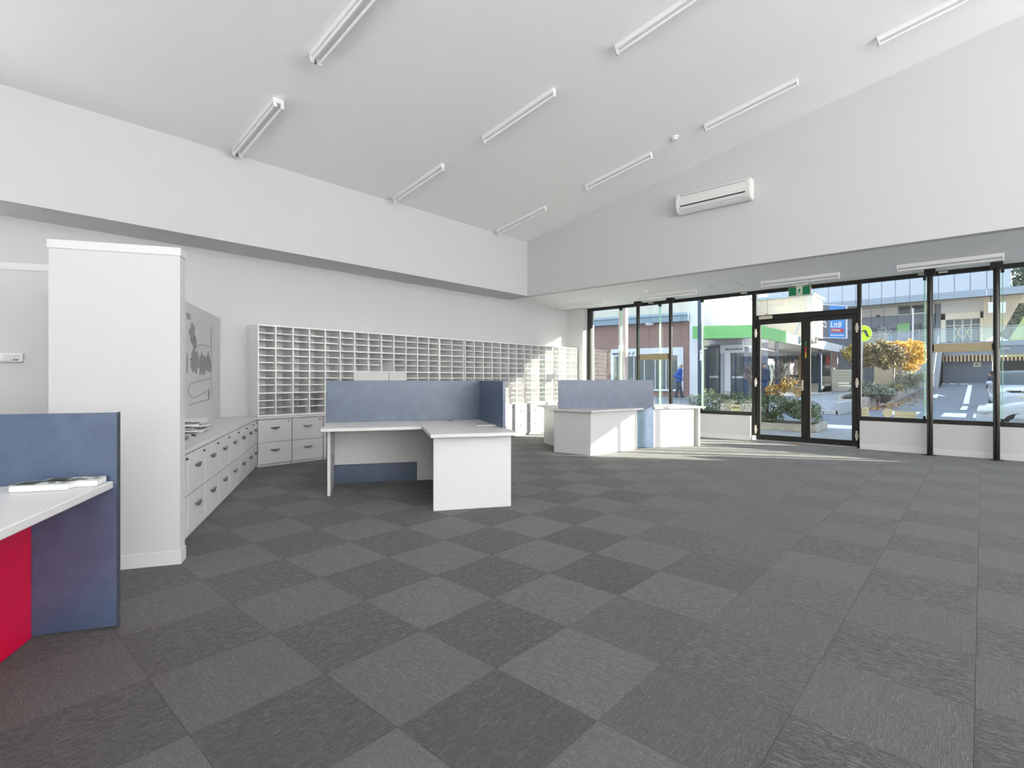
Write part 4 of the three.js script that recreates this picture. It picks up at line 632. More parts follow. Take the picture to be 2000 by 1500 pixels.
// ---- shopping centre across the side road
const SZ = -50, sc = (px, py, z = SZ) => onZ(px, py, z);
{
  const t = thing('shopping_centre', 'two storey shopping centre with pale blue upper band', 'building', [0, 0.95, SZ]); const B = 0.95;
  const el = (name, a, b, p0, p1, m, z0, z1, pr = (a + b) / 2) => { const z = SZ + z1, A = sc(a, p1, z), C = sc(b, p0, z), y0 = sc(pr, p1, z).y - B, y1 = sc(pr, p0, z).y - B; return part(name, bx(A.x, C.x, y0, y1, z0, z1), m, t); };
  part('inner_wall', bx(sc(1560, 600).x, sc(1921, 600, SZ - 7).x, 3, 7.4, -7.2, -7.0), X.slateMid, t); part('return_wall', bx(sc(1826, 600, SZ - 2.6).x, sc(1838, 600, SZ - 1.6).x, 2.9, 7.0, -3.2, -2.6), X.slateMid, t);
  const yBand = sc(1806, 574.8).y - B, yF = yBand - 0.5;
  const js = [1500, 1530, 1560, 1590, 1618, 1645, 1671, 1697, 1722, 1749, 1777, 1805, 1833, 1864, 1895, 1927, 1974.5].map((p) => sc(p, 560).x);
  for (let k = 0; k + 1 < js.length; k++) part('band_panel', bx(js[k] + 0.015, js[k + 1] - 0.015, yBand, 11.4, -0.2, 0), X.paleBlue, t);
  part('band_backing', bx(js[0], js[js.length - 1], yBand, 11.4, -0.3, -0.2), X.fasciaBlue, t);
  const fs = [...js.slice(0, -1), 3.0, 6.5, 10]; for (let k = 0; k + 1 < fs.length; k++) part('fascia_panel', bx(fs[k] + 0.01, fs[k + 1] - 0.01, yF, yBand, -0.4, 0.12), X.fasciaBlue, t);
  part('eave_soffit', bx(js[0], 10, yF, yF + 0.08, -6.5, -0.02), X.ply, t);
  const W = -2.6; // upper wall stands back under the eave
  const ws = [1560, 1600, 1640, 1668, 1701.5, 1727, 1753, 1781, 1812, 1828]; for (let k = 0; k + 1 < ws.length; k++) { const a = sc(ws[k], 610, SZ + W).x, b = sc(ws[k + 1], 610, SZ + W).x, ym = sc(1740, 617, SZ + W).y - B; part('wall_panel', bx(a + 0.012, b - 0.012, ym, yF, W - 0.2, W), X.panelWhite, t); part('grey_panel', bx(a + 0.012, b - 0.012, ym - 1.0, ym - 0.02, W - 0.2, W), X.slateMid, t); }
  part('lower_wall', bx(sc(1560, 650, SZ + W).x, sc(1838, 650, SZ + W).x, 0, sc(1740, 637, SZ + W).y - B, W - 0.25, W - 0.02), X.slate, t);
  for (const [a, b, p0, p1] of [[1755, 1778, 596.5, 614], [1782, 1806.5, 593.5, 611]]) { const f = el('window', a, b, p0, p1, X.darkGlass, W, W + 0.03); el('window_trim', a - 0.8, b + 0.8, p1 - 0.2, p1 + 1.2, X.white, W, W + 0.06); }
  el('wall_lamp', 1711.5, 1717, 615, 619.5, X.ink, W, W + 0.2);
  { const A = sc(1716, 655, SZ + W), C = sc(1741, 634, SZ + W), rnd = RNG(6); el('mural_panel', 1716, 1741, 634, 655, X.slate, W, W + 0.03); part('mural_dots', Array.from({ length: 46 }, () => { const g = new THREE.BoxGeometry(0.07, 0.07, 0.02); g.rotateZ(rnd() * 3); g.translate(A.x + rnd() * (C.x - A.x), A.y - B + rnd() * (C.y - A.y), W + 0.04); return g; }), X.greyLight, t).userData.kind = 'stuff'; }
  const gs = el('green_sign', 1752, 1777, 632, 648, std(lin(0.22, 0.52, 0.2), 0.6), W, W + 0.08); { const a = sc(1756, 643, SZ + W), w = sc(1776, 643, SZ + W).x - a.x, g = lettersTo('Salamanca', w, thin, 0.02); g.translate(a.x, a.y - B, W + 0.09); part('lettering', g, X.white, gs); }
  el('floral_panel', 1753, 1777, 648.5, 663, std(0xffffff, 0.8, { map: noiseTex(64, 61, [150, 150, 172], 120, 40, 1) }), W, W + 0.05);
  el('shop_window', 1786, 1800, 632, 652, X.darkGlass, W, W + 0.03); el('shop_window', 1684, 1712, 640, 660, X.darkGlass, W, W + 0.03); el('blue_poster', 1733, 1744, 656, 664, std(lin(0.12, 0.25, 0.5), 0.6), W, W + 0.04);
  // entrance portal
  const P = -1.6, yd = sc(1880, 668, SZ + P).y - B, yp = sc(1880, 611, SZ + P).y - B, px0 = sc(1838, 640, SZ + P).x, px1 = sc(1920.5, 640, SZ + P).x;
  part('portal_wall', bx(px0, px1, yp, yF, P - 0.4, P), X.panelWhite, t); part('portal_lintel', bx(px0, px1, sc(1880, 623, SZ + P).y - B, yp, P - 0.4, P + 0.15), X.portal, t);
  part('portal_pier', bx(px0, sc(1846.5, 640, SZ + P).x, yd, yp, P - 0.4, P + 0.15), X.portal, t); part('portal_pier', bx(sc(1914.5, 640, SZ + P).x, px1, yd, yp, P - 0.4, P + 0.15), X.portal, t);
  const gx = [1847, 1863.5, 1880, 1897, 1914].map((p) => sc(p, 640, SZ + P - 0.2).x); for (let k = 0; k < 4; k++) { part('door_glass', bx(gx[k] + 0.04, gx[k + 1] - 0.04, yd, yp - 0.5, P - 0.25, P - 0.2), k === 1 || k === 2 ? X.shopGlass : X.darkGlass, t); part('door_frame', bx(gx[k] - 0.04, gx[k] + 0.04, yd, yp - 0.45, P - 0.25, P - 0.15), X.greyLight, t); }
  part('door_head', bx(gx[0], gx[4], yp - 0.95, yp - 0.88, P - 0.25, P - 0.14), X.greyLight, t);
  for (const k of [1, 2]) { const c = (gx[k] + gx[k + 1]) / 2, y0 = yd + 0.25, y1 = yp - 1.0; for (const s of [-1, 1]) { const g = rod(V(c - s * 0.22, y0, P - 0.18), V(c + s * 0.22, y1, P - 0.18), 0.035, 0.035, 4); part('tape_strip', g, X.yellowTape, t); } }
  // terrace edge, car park mouth, timber slats
  const yT = sc(1880, 668).y - B, yS1 = sc(1880, 695).y - B, yS0 = sc(1880, 706).y - B, xc0 = sc(1826, 700).x;
  part('terrace_slab', bx(sc(1560, 650).x, 10, yT - 0.35, yT, -8, 0.05), X.fasciaBlue, t); part('terrace_beam', bx(xc0, 10, yS1, yT - 0.35, -0.4, 0), X.slateMid, t);
  part('car_park_back', bx(xc0, sc(1938, 720).x, 0, yS1, -0.5, -0.3), X.slate, t); part('car_park_side', bx(sc(1953, 720).x, 10, 0, yS1, -4.5, -4.3), X.slate, t); part('cheek_wall', bx(xc0 - 3.2, xc0, 0, yT - 0.35, -0.6, -0.1), X.ply, t);
  const n = 62, sx = (10 - xc0) / n; for (let k = 0; k < n; k++) part('timber_slat', bx(xc0 + k * sx + 0.02, xc0 + k * sx + 0.02 + sx * 0.5, yS0, yS1 + 0.05, 0.0, 0.1), X.timber, t);
  const words = (s, px, py, pe, m) => { const a = sc(px, py), w = sc(pe, py).x - a.x, g = lettersTo(s, w, thin, 0.03); g.translate(a.x, a.y - B, -0.29); return part('lettering', g, m, t); };
  const dim = std(lin(0.2, 0.215, 0.235), 0.7); words('Undercover', 1838, 712, 1897, dim); words('Car Park', 1838, 721, 1887, dim);
  { const a = sc(1960, 682), w = sc(1973, 682).x - a.x, g = lettersTo('Country', w * 1.6, font, 0.03); g.translate(a.x - w * 0.6, a.y - B, 0.01); part('lettering', g, X.white, t); }
  { const a = sc(1908.5, 712), r = sc(1916, 712).x - a.x; const s = part('headlight_sign', rb(a.x - r, a.x + r, a.y - B - r * 0.8, a.y - B + r * 0.8, -0.3, -0.25, 0.01), X.portal, t); const o = new THREE.TorusGeometry(r * 0.78, r * 0.06, 6, 28); o.scale(1, 0.75, 1); o.translate(a.x, a.y - B, -0.24); part('ring', o, X.ink, s); part('lamp_symbol', [rb(a.x + r * 0.02, a.x + r * 0.3, a.y - B - r * 0.28, a.y - B + r * 0.28, -0.25, -0.24, 0.004), ...[0.2, 0, -0.2].map((k) => bx(a.x - r * 0.4, a.x - r * 0.05, a.y - B + r * k - 0.02, a.y - B + r * k + 0.02, -0.25, -0.24))], X.ink, s); }
  // right: plywood-coloured leaning wall, hanging boards
  const lx = (px, py) => { const p = sc(px, py, SZ - 0.5); return [p.x, p.y - B]; };
  part('leaning_wall', meterUV(plate([lx(1921, 668), lx(1962, 642), lx(2003, 569), lx(1921, 580)], 0.3).translate(0, 0, -0.8)), X.ply, t);
  for (const [a, b] of [[1930, 1940], [1954, 1964.5]]) { const s = el('hanging_board', a, b, 590, 611, X.white, -0.1, 0.0); const c = (sc(a, 590).x + sc(b, 590).x) / 2; part('hanger', rod(V(c, sc(a, 590).y - B, -0.05), V(c, yF, -0.05), 0.03, 0.03, 6), X.ink, s); }
}
{ // terrace balustrade
  const t = thing('terrace_railing', 'glass balustrade along the shopping centre terrace', 'railing', [0, 0, SZ + 0.02]), y0 = sc(1880, 668).y; const x0 = sc(1690, 660).x, x1 = 9; const n = 14;
  for (let k = 0; k < n; k++) { const a = x0 + (x1 - x0) * k / n, b = x0 + (x1 - x0) * (k + 1) / n; part('glass_panel', bx(a + 0.05, b - 0.05, y0 + 0.05, y0 + 0.95, -0.01, 0.01), X.glassRail, t); part('rail_post', rb(a - 0.03, a + 0.03, y0, y0 + 1.02, -0.03, 0.03, 0.004), X.steelGrey, t); }
  part('hand_rail', rb(x0, x1, y0 + 1.0, y0 + 1.05, -0.03, 0.03, 0.01), X.steelGrey, t);
  const p = sc(1783, 660, SZ + 0.4); single('lamp_mast', cyl(p.x, 1.0, sc(1783, 602, SZ + 0.4).y, p.z, 0.07, 0.05, 10), X.white, 'thin pale mast before the dark windows of the shopping centre', 'mast');
}
{ // retaining wall, garden, stairs up to the terrace
  const P = [[-3.95, -26.6], [-3.75, -32], [-3.4, -38], [-3.0, -44]], yb = [-0.2, -0.1, 0.2, 0.62], yt = [0.32, 0.5, 0.85, 1.25];
  const t = thing('retaining_wall', 'ribbed concrete retaining wall curving up beside the side road', 'wall', [0, 0, 0]);
  for (let s = 0; s < 3; s++) for (let k = 0; k < 6; k++) { const f = (q) => [P[s][0] + (P[s + 1][0] - P[s][0]) * q, P[s][1] + (P[s + 1][1] - P[s][1]) * q], a = f(k / 6), b = f((k + 0.96) / 6), q = k / 6; part('concrete_panel', board(a, b, yb[s] - 0.2, yt[s] + (yt[s + 1] - yt[s]) * q, 0.25), X.concrete, t); }
  part('end_return', board([-3.97, -26.6], [-4.6, -26.65], -0.1, 0.34, -0.25), X.concrete, t); part('rear_edge', board([-4.6, -26.65], [-6.3, -43.9], 0.2, 0.5, 0.12), X.concrete, t);
  const bed = struct('garden_bed', [prism([[-4.25, -26.95], [-4.05, -32], [-3.7, -38], [-3.3, -44], [-6.2, -43.9], [-4.55, -26.95]], 0.0, 0.42)], X.soil);
  const bush = (px, py, d, rx, ry, l, cols, n, k) => { const p = at(px, py, d), o = thing('garden_shrub', l, 'shrub', [p.x, 0.3, p.z], 0, 'garden shrubs'), y = p.y - 0.3; part('foliage', leafCloud([[0, y, 0, rx, ry, rx * 0.8]], n, 0.06, cols, k, 0.3), X.leaf, o); part('stem', rod(V(0, 0, 0), V(0, Math.max(0.2, y), 0), 0.04), X.bark, o); };
  const SAGE = [[0.17, 0.2, 0.14], [0.24, 0.27, 0.2], [0.1, 0.13, 0.08], [0.3, 0.33, 0.26]];
  bush(1700, 762, 24.5, 0.75, 0.45, 'grey-green shrub low behind the pedestrian sign pole', SAGE, 1600, 201); bush(1728, 772, 25.2, 0.6, 0.35, 'grey-green shrub right of the sign pole', SAGE, 1100, 202); bush(1766, 745, 31, 0.7, 0.5, 'olive shrub before the stairs', [...SAGE, [0.35, 0.3, 0.1]], 1300, 203); bush(1785, 738, 34, 0.6, 0.45, 'sunlit shrub nearest the stairs', [...SAGE, [0.4, 0.36, 0.14]], 900, 204); bush(1750, 756, 29, 0.5, 0.25, 'low bush with fallen yellow leaves', [...SAGE, [0.6, 0.4, 0.06]], 700, 205);
  const tree = (l, px, d, crown, cols, n, k, tilt = 0) => { const p = at(px, 760, d), o = thing('autumn_tree', l, 'tree', [p.x, 0.3, p.z], 0, 'autumn trees by the side road'); const top = at(px, 715, d).y - 0.3; part('trunk', rod(V(0, 0, 0), V(0.05 + tilt, top, 0), 0.07, 0.05, 8), X.barkPale, o); const bl = crown.map(([cx, cy, rx, ry]) => { const c = at(cx, cy, d); return [c.x - p.x, c.y - 0.3, c.z - p.z, rx * d / F, ry * d / F, rx * d / F * 0.8]; }); part('branches', branches(V(0.05 + tilt, top - 0.1, 0), [V(-0.8, 1, 0.2), V(0.7, 1, -0.2), V(0.1, 1, 0.3)], k, 1.2, 0.8, 0.03, 2), X.bark, o); part('foliage', leafCloud(bl, n, 0.085, cols, k, 0.35), X.leaf, o); };
  tree('broad brown-olive autumn tree behind the pedestrian sign', 1744, 31, [[1700, 690, 28, 26], [1735, 694, 32, 30], [1690, 706, 18, 14]], OLIVES, 4600, 301);
  tree('bright golden autumn tree right of the brown one', 1758, 32.5, [[1770, 684, 26, 22], [1788, 696, 15, 24], [1752, 676, 22, 12], [1776, 716, 18, 10]], GOLDS, 4600, 302);
  tree('slim golden tree trunk and crown nearest the stairs', 1771, 35, [[1782, 700, 18, 18]], GOLDS, 1200, 304);
  tree('small yellow tree half hidden by the right door stile', 1664, 36, [[1657, 692, 14, 14], [1665, 682, 12, 12]], [[0.5, 0.38, 0.05], [0.4, 0.3, 0.06], [0.3, 0.25, 0.05]], 1200, 303);
  const s = thing('terrace_stairs', 'long grey outdoor stair climbing to the terrace', 'stairs', [0, 0, 0]); for (let k = 0; k < 16; k++) part('stair_tread', rb(-4.4, -2.15, 0.3, 0.75 + k * 0.19, -44.6 - k * 0.33, -49.9, 0.01), X.grey, s);
  part('stair_rail', [rod(V(-2.4, 1.6, -44.6), V(-2.4, 4.4, -49.8), 0.03), rod(V(-2.4, 0.7, -44.6), V(-2.4, 1.6, -44.6), 0.03)], X.white, s);
  const w = thing('garden_wall', 'beige rendered wall under the golden trees', 'wall', [0, 0, 0]); part('render', bx(-5.62, -4.5, 0.3, 2.45, -44.2, -44), X.ply, w); part('dark_gate', bx(-6.25, -5.66, 0.3, 2.1, -44.15, -44.05), X.slate, w);
  const rnd = RNG(88), g = []; for (let k = 0; k < 260; k++) { const q = rnd(), z = -27 - q * 15, x = -3.85 + q * 0.9 + rnd() * rnd() * 1.6, y = z > -34 ? -0.17 + (z + 24) * -0.008 : -0.12 + (-34 - z) * 0.0669; const a = plate([[0, -0.07], [0.04, 0], [0, 0.07], [-0.04, 0]], 0.01); a.rotateX(-1.4 + rnd() * 0.5); a.rotateY(rnd() * 6); a.translate(x, y + 0.03, z); g.push(a); }
  const litter = single('fallen_leaves', g, std(lin(0.5, 0.32, 0.1), 0.9), 'scattered fallen yellow leaves along the retaining wall kerb', 'leaves'); litter.userData.kind = 'stuff';
  const hill = [[6, 1.2, -90, 12, 5, 8], [18, 2, -100, 14, 8, 8], [28, 2.5, -95, 12, 9, 8]]; const tr = (l, px, py, d, rx, ry, k) => { const p = at(px, py, d), o = thing('distant_tree', l, 'tree', [p.x, 1.5, p.z], 0, 'distant trees'); part('foliage', leafCloud([[0, p.y - 1.5, 0, rx, ry, rx]], 2600, 0.35, [[0.07, 0.1, 0.07], [0.12, 0.15, 0.1], [0.16, 0.19, 0.14]], k, 0.3), X.leaf, o); part('trunk', rod(V(0, 0, 0), V(0, p.y - 1.5, 0), 0.3, 0.2), X.bark, o); };
  tr('tall dark tree at the right edge behind the leaning wall', 2012, 575, 80, 2.4, 5.0, 401); tr('dark tree beyond the shopping centre corner', 1986, 606, 68, 1.6, 2.6, 402); tr('round dark tree low beyond the terrace', 1984, 640, 74, 2.4, 1.5, 403);
  struct('grass_bank', [prism([[3, -70], [60, -70], [60, -110], [3, -110]], 0, 7.2)], X.grass);
}
// ---- parked cars
function ring(sections, m, name, parent) { // sections: [z, [[x, y] half outline from bottom centre to top centre]], smoothed along and across
  const cr = (p0, p1, p2, p3, t) => p1.map((v, i) => 0.5 * (2 * v + (p2[i] - p0[i]) * t + (2 * p0[i] - 5 * v + 4 * p2[i] - p3[i]) * t * t + (3 * v - p0[i] - 3 * p2[i] + p3[i]) * t * t * t));
  const smooth = (list, k) => { const out = []; for (let i = 0; i + 1 < list.length; i++) for (let s = 0; s < k; s++) out.push(cr(list[Math.max(0, i - 1)], list[i], list[i + 1], list[Math.min(list.length - 1, i + 2)], s / k)); out.push(list[list.length - 1]); return out; };
  const flat = smooth(sections.map(([z, h]) => [z, ...smooth(h, 3).flat()]), 4);
  const rows = flat.map((f) => { const z = f[0], h = []; for (let i = 1; i < f.length; i += 2) h.push([Math.max(0, f[i]), f[i + 1]]); return [...h.map(([x, y]) => V(x, y, z)), ...h.slice().reverse().map(([x, y]) => V(-x, y, z))]; }), pos = [], n = rows[0].length;
  for (let r = 0; r + 1 < rows.length; r++) for (let k = 0; k < n; k++) { const a = rows[r][k], b = rows[r][(k + 1) % n], c = rows[r + 1][(k + 1) % n], d = rows[r + 1][k]; for (const v of [a, b, c, a, c, d]) pos.push(v.x, v.y, v.z); }
  for (const row of [rows[0], rows[rows.length - 1]]) for (let k = 1; k + 1 < n; k++) for (const v of [row[0], row[k], row[k + 1]]) pos.push(v.x, v.y, v.z);
  let g = new THREE.BufferGeometry(); g.setAttribute('position', new THREE.Float32BufferAttribute(pos, 3)); g = toCreasedNormals(mergeVertices(g, 1e-4), 0.7); g.setAttribute('uv', new THREE.Float32BufferAttribute(new Float32Array(g.attributes.position.count * 2), 2)); return part(name, g, m, parent);
}
function wheel(t, x, y, z, r) { const o = new THREE.CylinderGeometry(r, r, 0.2, 26); o.rotateZ(Math.PI / 2); o.translate(x, y, z); const w = part('wheel', o, X.tyre, t); const h = new THREE.CylinderGeometry(r * 0.62, r * 0.66, 0.215, 16); h.rotateZ(Math.PI / 2); h.translate(x, y, z); part('hub', h, X.grey, w); }
function car(t, k) { // front of the car looks along +z; k scales height for the tall one
  const w = k.w, H = k.h, bel = k.belt, L = k.len;
  const low = (z, hw, yb, y1, top) => [z, [[0, yb], [hw * 0.82, yb], [hw * 0.97, yb + 0.12], [hw, (yb + y1) / 2], [hw * 0.97, y1], [hw * 0.8, top], [0, top + 0.02]]];
  ring([low(L * 0.5, w * 0.72, 0.3, 0.5, 0.62), low(L * 0.488, w * 0.9, 0.22, 0.6, 0.74), low(L * 0.44, w * 0.98, 0.2, 0.7, bel - 0.2), low(L * 0.33, w, 0.2, bel - 0.16, bel - 0.08), low(L * 0.2, w, 0.2, bel - 0.1, bel), low(0, w, 0.2, bel - 0.06, bel + 0.02), low(-L * 0.3, w, 0.2, bel - 0.02, bel + 0.05), low(-L * 0.47, w * 0.97, 0.24, bel, bel + 0.06), low(-L * 0.5, w * 0.85, 0.32, bel - 0.1, bel)], X.carWhite, 'body', t);
  const up = (z, hw, y0, y1) => [z, [[0, y0], [hw, y0], [hw * 0.9, y0 + (y1 - y0) * 0.6], [hw * 0.8, y1 - 0.03], [hw * 0.6, y1], [0, y1 + 0.015]]];
  ring([up(L * 0.2, w * 0.9, bel - 0.03, bel + 0.02), up(L * 0.02, w * 0.9, bel - 0.02, H - 0.06), up(-L * 0.12, w * 0.9, bel, H), up(-L * 0.36, w * 0.88, bel, H - 0.04), up(-L * 0.47, w * 0.84, bel, bel + 0.2)], X.darkGlass, 'glasshouse', t);
  ring([up(L * 0.0, w * 0.75, H - 0.1, H - 0.035), up(-L * 0.12, w * 0.78, H - 0.08, H + 0.012), up(-L * 0.36, w * 0.76, H - 0.1, H - 0.02)], X.carWhite, 'roof', t);
  for (const s of [-1, 1]) { part('pillar', [rod(V(s * w * 0.88, bel, L * 0.19), V(s * w * 0.73, H - 0.05, L * 0.01), 0.04), rod(V(s * w * 0.9, bel, -L * 0.1), V(s * w * 0.74, H - 0.02, -L * 0.1), 0.035)], X.carWhite, t); wheel(t, s * (w - 0.1), k.r, L * 0.31, k.r); wheel(t, s * (w - 0.1), k.r, -L * 0.3, k.r);
    const m = new THREE.SphereGeometry(0.12, 14, 10); m.scale(1, 0.7, 0.6); m.translate(s * (w + 0.1), bel + 0.1, L * 0.14); part('mirror', m, X.carWhite, t);
    const h = new THREE.SphereGeometry(0.24, 18, 12); h.scale(0.9, 0.5, 1.0); h.rotateX(0.25); h.rotateY(s * 0.5); h.translate(s * w * 0.76, bel - 0.26, L * 0.44); part('headlamp', h, X.lamp, t); }
}
{
  const p = at(1996, 700, 22), t = thing('white_suv', 'white family SUV facing the window at the right edge', 'car', [p.x, -0.14, p.z], 0.06); t.position.z -= 2.2;
  car(t, { w: 0.94, h: 1.72, belt: 1.08, len: 4.5, r: 0.36 });
  part('grille', plate([[-0.6, 0.86], [0.6, 0.86], [0.38, 0.7], [-0.38, 0.7]], 0.05).translate(0, 0.0, 2.14), M.black, t); part('lower_intake', rb(-0.62, 0.62, 0.36, 0.52, 2.16, 2.24, 0.02), M.black, t); part('number_plate', rb(-0.26, 0.26, 0.55, 0.66, 2.22, 2.26, 0.005), X.cream, t);
  const e = new THREE.TorusGeometry(0.105, 0.016, 8, 28); e.scale(1.2, 1, 1); e.translate(0, 0.8, 2.22); const b = part('emblem', e, M.chrome, t); part('emblem_wings', [rod(V(-0.11, 0.86, 2.22), V(0, 0.79, 2.23), 0.014), rod(V(0.11, 0.86, 2.22), V(0, 0.79, 2.23), 0.014)], M.chrome, b);
  part('roof_rail', [rod(V(-0.66, 1.74, -0.2), V(-0.66, 1.72, -1.6), 0.02)], X.steelGrey, t); part('roof_rail', [rod(V(0.66, 1.74, -0.2), V(0.66, 1.72, -1.6), 0.02)], X.steelGrey, t);
}
{
  const p = at(1903, 700, 12.7), t = thing('white_hatchback', 'small white hatchback parked across the lower right of the window', 'car', [p.x + 2.05, -0.2, p.z - 0.9], -Math.PI / 2 - 0.04);
  car(t, { w: 0.84, h: 1.46, belt: 0.92, len: 4.0, r: 0.3 });
}
// ---- people
function sdf(bones, lo, hi, res, k = 0.03) {
  const mc = new MarchingCubes(res, undefined, false, false, 60000), half = Math.max(hi[0] - lo[0], hi[1] - lo[1], hi[2] - lo[2]) / 2, c = [0, 1, 2].map((i) => (lo[i] + hi[i]) / 2);
  const B = bones.map(([a, b, ra, rb2]) => ({ a: V(...a), d: V(...b).sub(V(...a)), ra, rb: rb2 ?? ra })), p = V(0, 0, 0), q = V(0, 0, 0);
  for (let z = 0; z < res; z++) for (let y = 0; y < res; y++) for (let x = 0; x < res; x++) {
    p.set(c[0] + (x - res / 2) / (res / 2) * half, c[1] + (y - res / 2) / (res / 2) * half, c[2] + (z - res / 2) / (res / 2) * half); let d = 9;
    for (const b of B) { const t = Math.max(0, Math.min(1, q.copy(p).sub(b.a).dot(b.d) / (b.d.lengthSq() || 1))), e = q.addScaledVector(b.d, -t).length() - (b.ra + (b.rb - b.ra) * t), h = Math.max(0, k - Math.abs(d - e)) / k; d = Math.min(d, e) - h * h * k / 4; }
    mc.field[x + y * res + z * res * res] = -d;
  }
  mc.isolation = 0; mc.update(); const n = mc.count, g = new THREE.BufferGeometry(), pos = new Float32Array(n * 3); for (let i = 0; i < n * 3; i++) pos[i] = mc.positionArray[i] * half + c[i % 3];
  g.setAttribute('position', new THREE.BufferAttribute(pos, 3)); g.setAttribute('normal', new THREE.BufferAttribute(mc.normalArray.slice(0, n * 3), 3)); g.setAttribute('uv', new THREE.BufferAttribute(new Float32Array(n * 2), 2)); return g;
}
const skin = std(lin(0.5, 0.3, 0.22), 0.6);
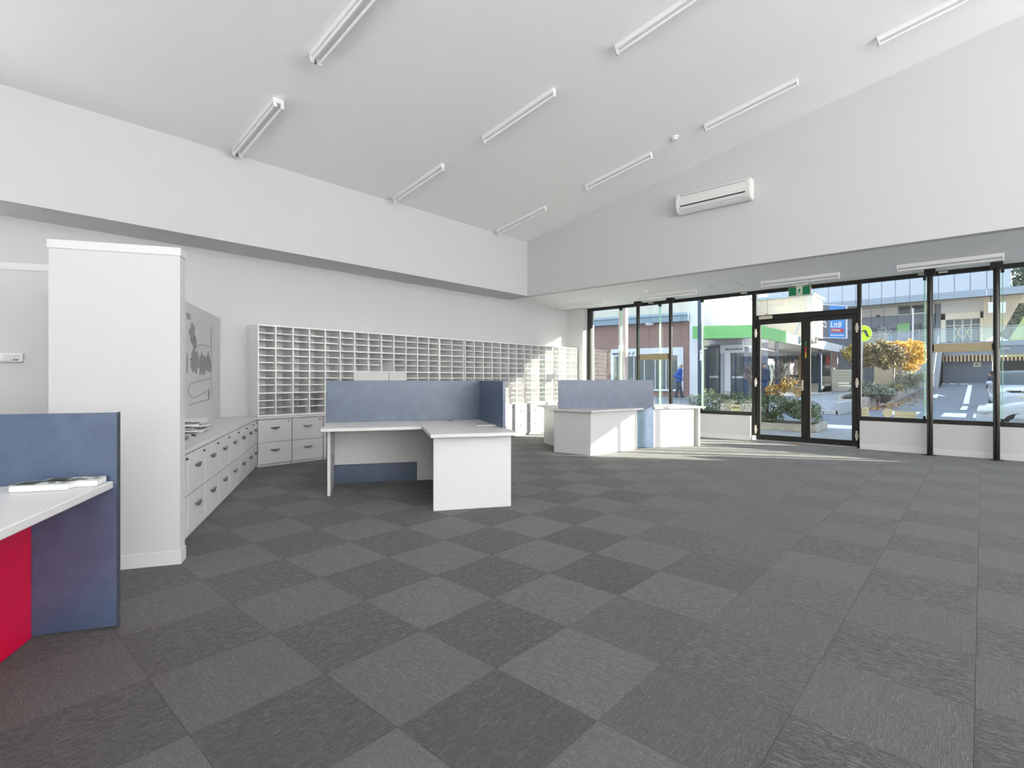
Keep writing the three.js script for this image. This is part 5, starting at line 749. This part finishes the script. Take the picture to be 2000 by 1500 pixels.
function person(label, p, turn, o) { // walks along local +x; y up from the soles
  const t = thing('person', label, 'person', p, turn); const s = o.step ?? 0.24, L = o.lean ?? 0.05;
  const hip = [0, 0.9, 0], neck = [L, 1.43, 0], head = [L + 0.03, 1.58, 0];
  const hand = (x, y, z, d) => [[[x, y, z], [x + 0.03, y - 0.07, z], 0.032, 0.034], ...[-0.024, -0.008, 0.008, 0.024].map((f, i) => [[x + 0.03, y - 0.08, z + f], [x + 0.055 + i * 0.003, y - 0.16 + Math.abs(f) * 0.6, z + f * 1.1], 0.009, 0.008]), [[x + 0.03, y - 0.04, z], [x + 0.085, y - 0.085, z + d * 0.02], 0.011, 0.009]];
  const bodyBones = [[neck, head, 0.055, 0.06], [[L + 0.03, 1.62, 0], [L + 0.03, 1.57, 0], 0.088, 0.07], [[L + 0.07, 1.53, 0], [L + 0.09, 1.525, 0], 0.05, 0.035], [[L + 0.115, 1.585, 0], [L + 0.125, 1.56, 0], 0.012, 0.016], [[L + 0.02, 1.575, 0.083], [L + 0.02, 1.6, 0.087], 0.014], [[L + 0.02, 1.575, -0.083], [L + 0.02, 1.6, -0.087], 0.014], [hip, neck, 0.09, 0.08]];
  const hands = o.hands; const geos = [sdf(bodyBones, [L - 0.5, 0.75, -0.5], [L + 0.5, 1.75, 0.5], 84, 0.02), ...hands.map(([x, y, z, d]) => sdf(hand(x, y, z, d), [x - 0.12, y - 0.2, z - 0.16], [x + 0.2, y + 0.12, z + 0.16], 40, 0.012))];
  part('body', geos, skin, t);
  for (const e of [-1, 1]) { const g = new THREE.SphereGeometry(0.011, 8, 6); g.translate(L + 0.108, 1.605, e * 0.034); part('eye', g, X.ink, t); }
  part('mouth', rb(L + 0.118, L + 0.126, 1.525, 1.531, -0.022, 0.022, 0.002), std(lin(0.35, 0.14, 0.12), 0.6), t);
  part('hair', sdf([[[L + 0.0, 1.65, 0], [L - 0.03, 1.6, 0], 0.1, 0.1], [[L - 0.04, 1.6, 0.03], [L - 0.05, 1.52, 0.03], 0.07, 0.055], [[L + 0.06, 1.69, 0], [L, 1.7, 0], 0.05]], [L - 0.22, 1.42, -0.18], [L + 0.16, 1.8, 0.18], 44, 0.03), o.hair, t);
  const coat = [[[0, 0.86, 0.05], [L, 1.35, 0.09], 0.135, 0.1], [[0, 0.86, -0.05], [L, 1.35, -0.09], 0.135, 0.1], [[L, 1.37, 0.1], [L, 1.37, -0.1], 0.085], [[L, 1.36, 0], [L + 0.01, 1.45, 0], 0.08, 0.065]];
  for (const [i, z] of [[0, 0.2], [1, -0.2]]) { const [hx, hy, hz] = hands[i], el = o.elbows[i]; coat.push([[L, 1.36, z * 0.9], el, 0.072, 0.055], [el, [hx, hy + 0.01, hz], 0.055, 0.042]); }
  part('jacket', sdf(coat, [-0.5, 0.68, -0.42], [0.5, 1.52, 0.42], 66, 0.05), o.jacket, t);
  part('trousers', sdf([[[0, 0.9, 0.07], [s * 0.55, 0.48, 0.09], 0.11, 0.075], [[s * 0.55, 0.48, 0.09], [s, 0.09, 0.09], 0.072, 0.058], [[0, 0.9, -0.07], [-s * 0.35, 0.48, -0.09], 0.11, 0.075], [[-s * 0.35, 0.48, -0.09], [-s * 1.05, 0.11, -0.09], 0.072, 0.058], [[0, 0.94, 0.05], [0, 0.94, -0.05], 0.12]], [-0.55, 0.02, -0.54], [0.55, 1.1, 0.54], 64, 0.04), o.trousers, t);
  for (const [x, z] of [[s, 0.09], [-s * 1.05, -0.09]]) part('shoe', sdf([[[x - 0.04, 0.05, z], [x + 0.14, 0.04, z], 0.048, 0.038], [[x, 0.09, z], [x, 0.05, z], 0.045]], [x - 0.14, -0.06, z - 0.17], [x + 0.24, 0.3, z + 0.17], 30, 0.02), o.shoes, t);
}
const navyCloth = std(lin(0.03, 0.045, 0.09), 0.85);
{ const p = at(1326, 760, 26.4); person('white-haired person in a blue jacket walking past the bank', [p.x, 0.27, p.z], BT, { step: 0.17, lean: 0.06, hair: std(lin(0.66, 0.64, 0.6), 0.9), jacket: std(lin(0.03, 0.1, 0.42), 0.8), trousers: std(lin(0.05, 0.06, 0.08), 0.85), shoes: std(lin(0.04, 0.04, 0.05), 0.6), hands: [[0.2, 1.02, 0.2, 1], [0.18, 0.88, -0.24, -1]], elbows: [[-0.12, 1.08, 0.27], [-0.08, 1.08, -0.27]] }); }
{ const p = at(1492, 760, 26.5); person('person in dark blue clothes standing behind the bare branches', [p.x, 0.28, p.z], -0.9, { step: 0.06, lean: 0.02, hair: std(lin(0.08, 0.07, 0.08), 0.9), jacket: navyCloth, trousers: std(lin(0.04, 0.08, 0.17), 0.85), shoes: std(lin(0.03, 0.03, 0.05), 0.6), hands: [[0.1, 0.85, 0.25, 1], [0.1, 0.85, -0.25, -1]], elbows: [[-0.06, 1.1, 0.27], [-0.06, 1.1, -0.27]] }); }
{ const p = at(1938, 745, 28); person('person in navy jacket standing beyond the bonnet of the SUV', [p.x, -0.1, p.z], 2.6, { step: 0.05, lean: 0.03, hair: std(lin(0.03, 0.03, 0.04), 0.9), jacket: std(lin(0.02, 0.025, 0.06), 0.85), trousers: navyCloth, shoes: std(lin(0.03, 0.03, 0.03), 0.6), hands: [[0.22, 0.98, 0.22, 1], [0.12, 0.84, -0.25, -1]], elbows: [[-0.04, 1.1, 0.27], [-0.06, 1.1, -0.27]] }); }
renderer.render(scene, camera);
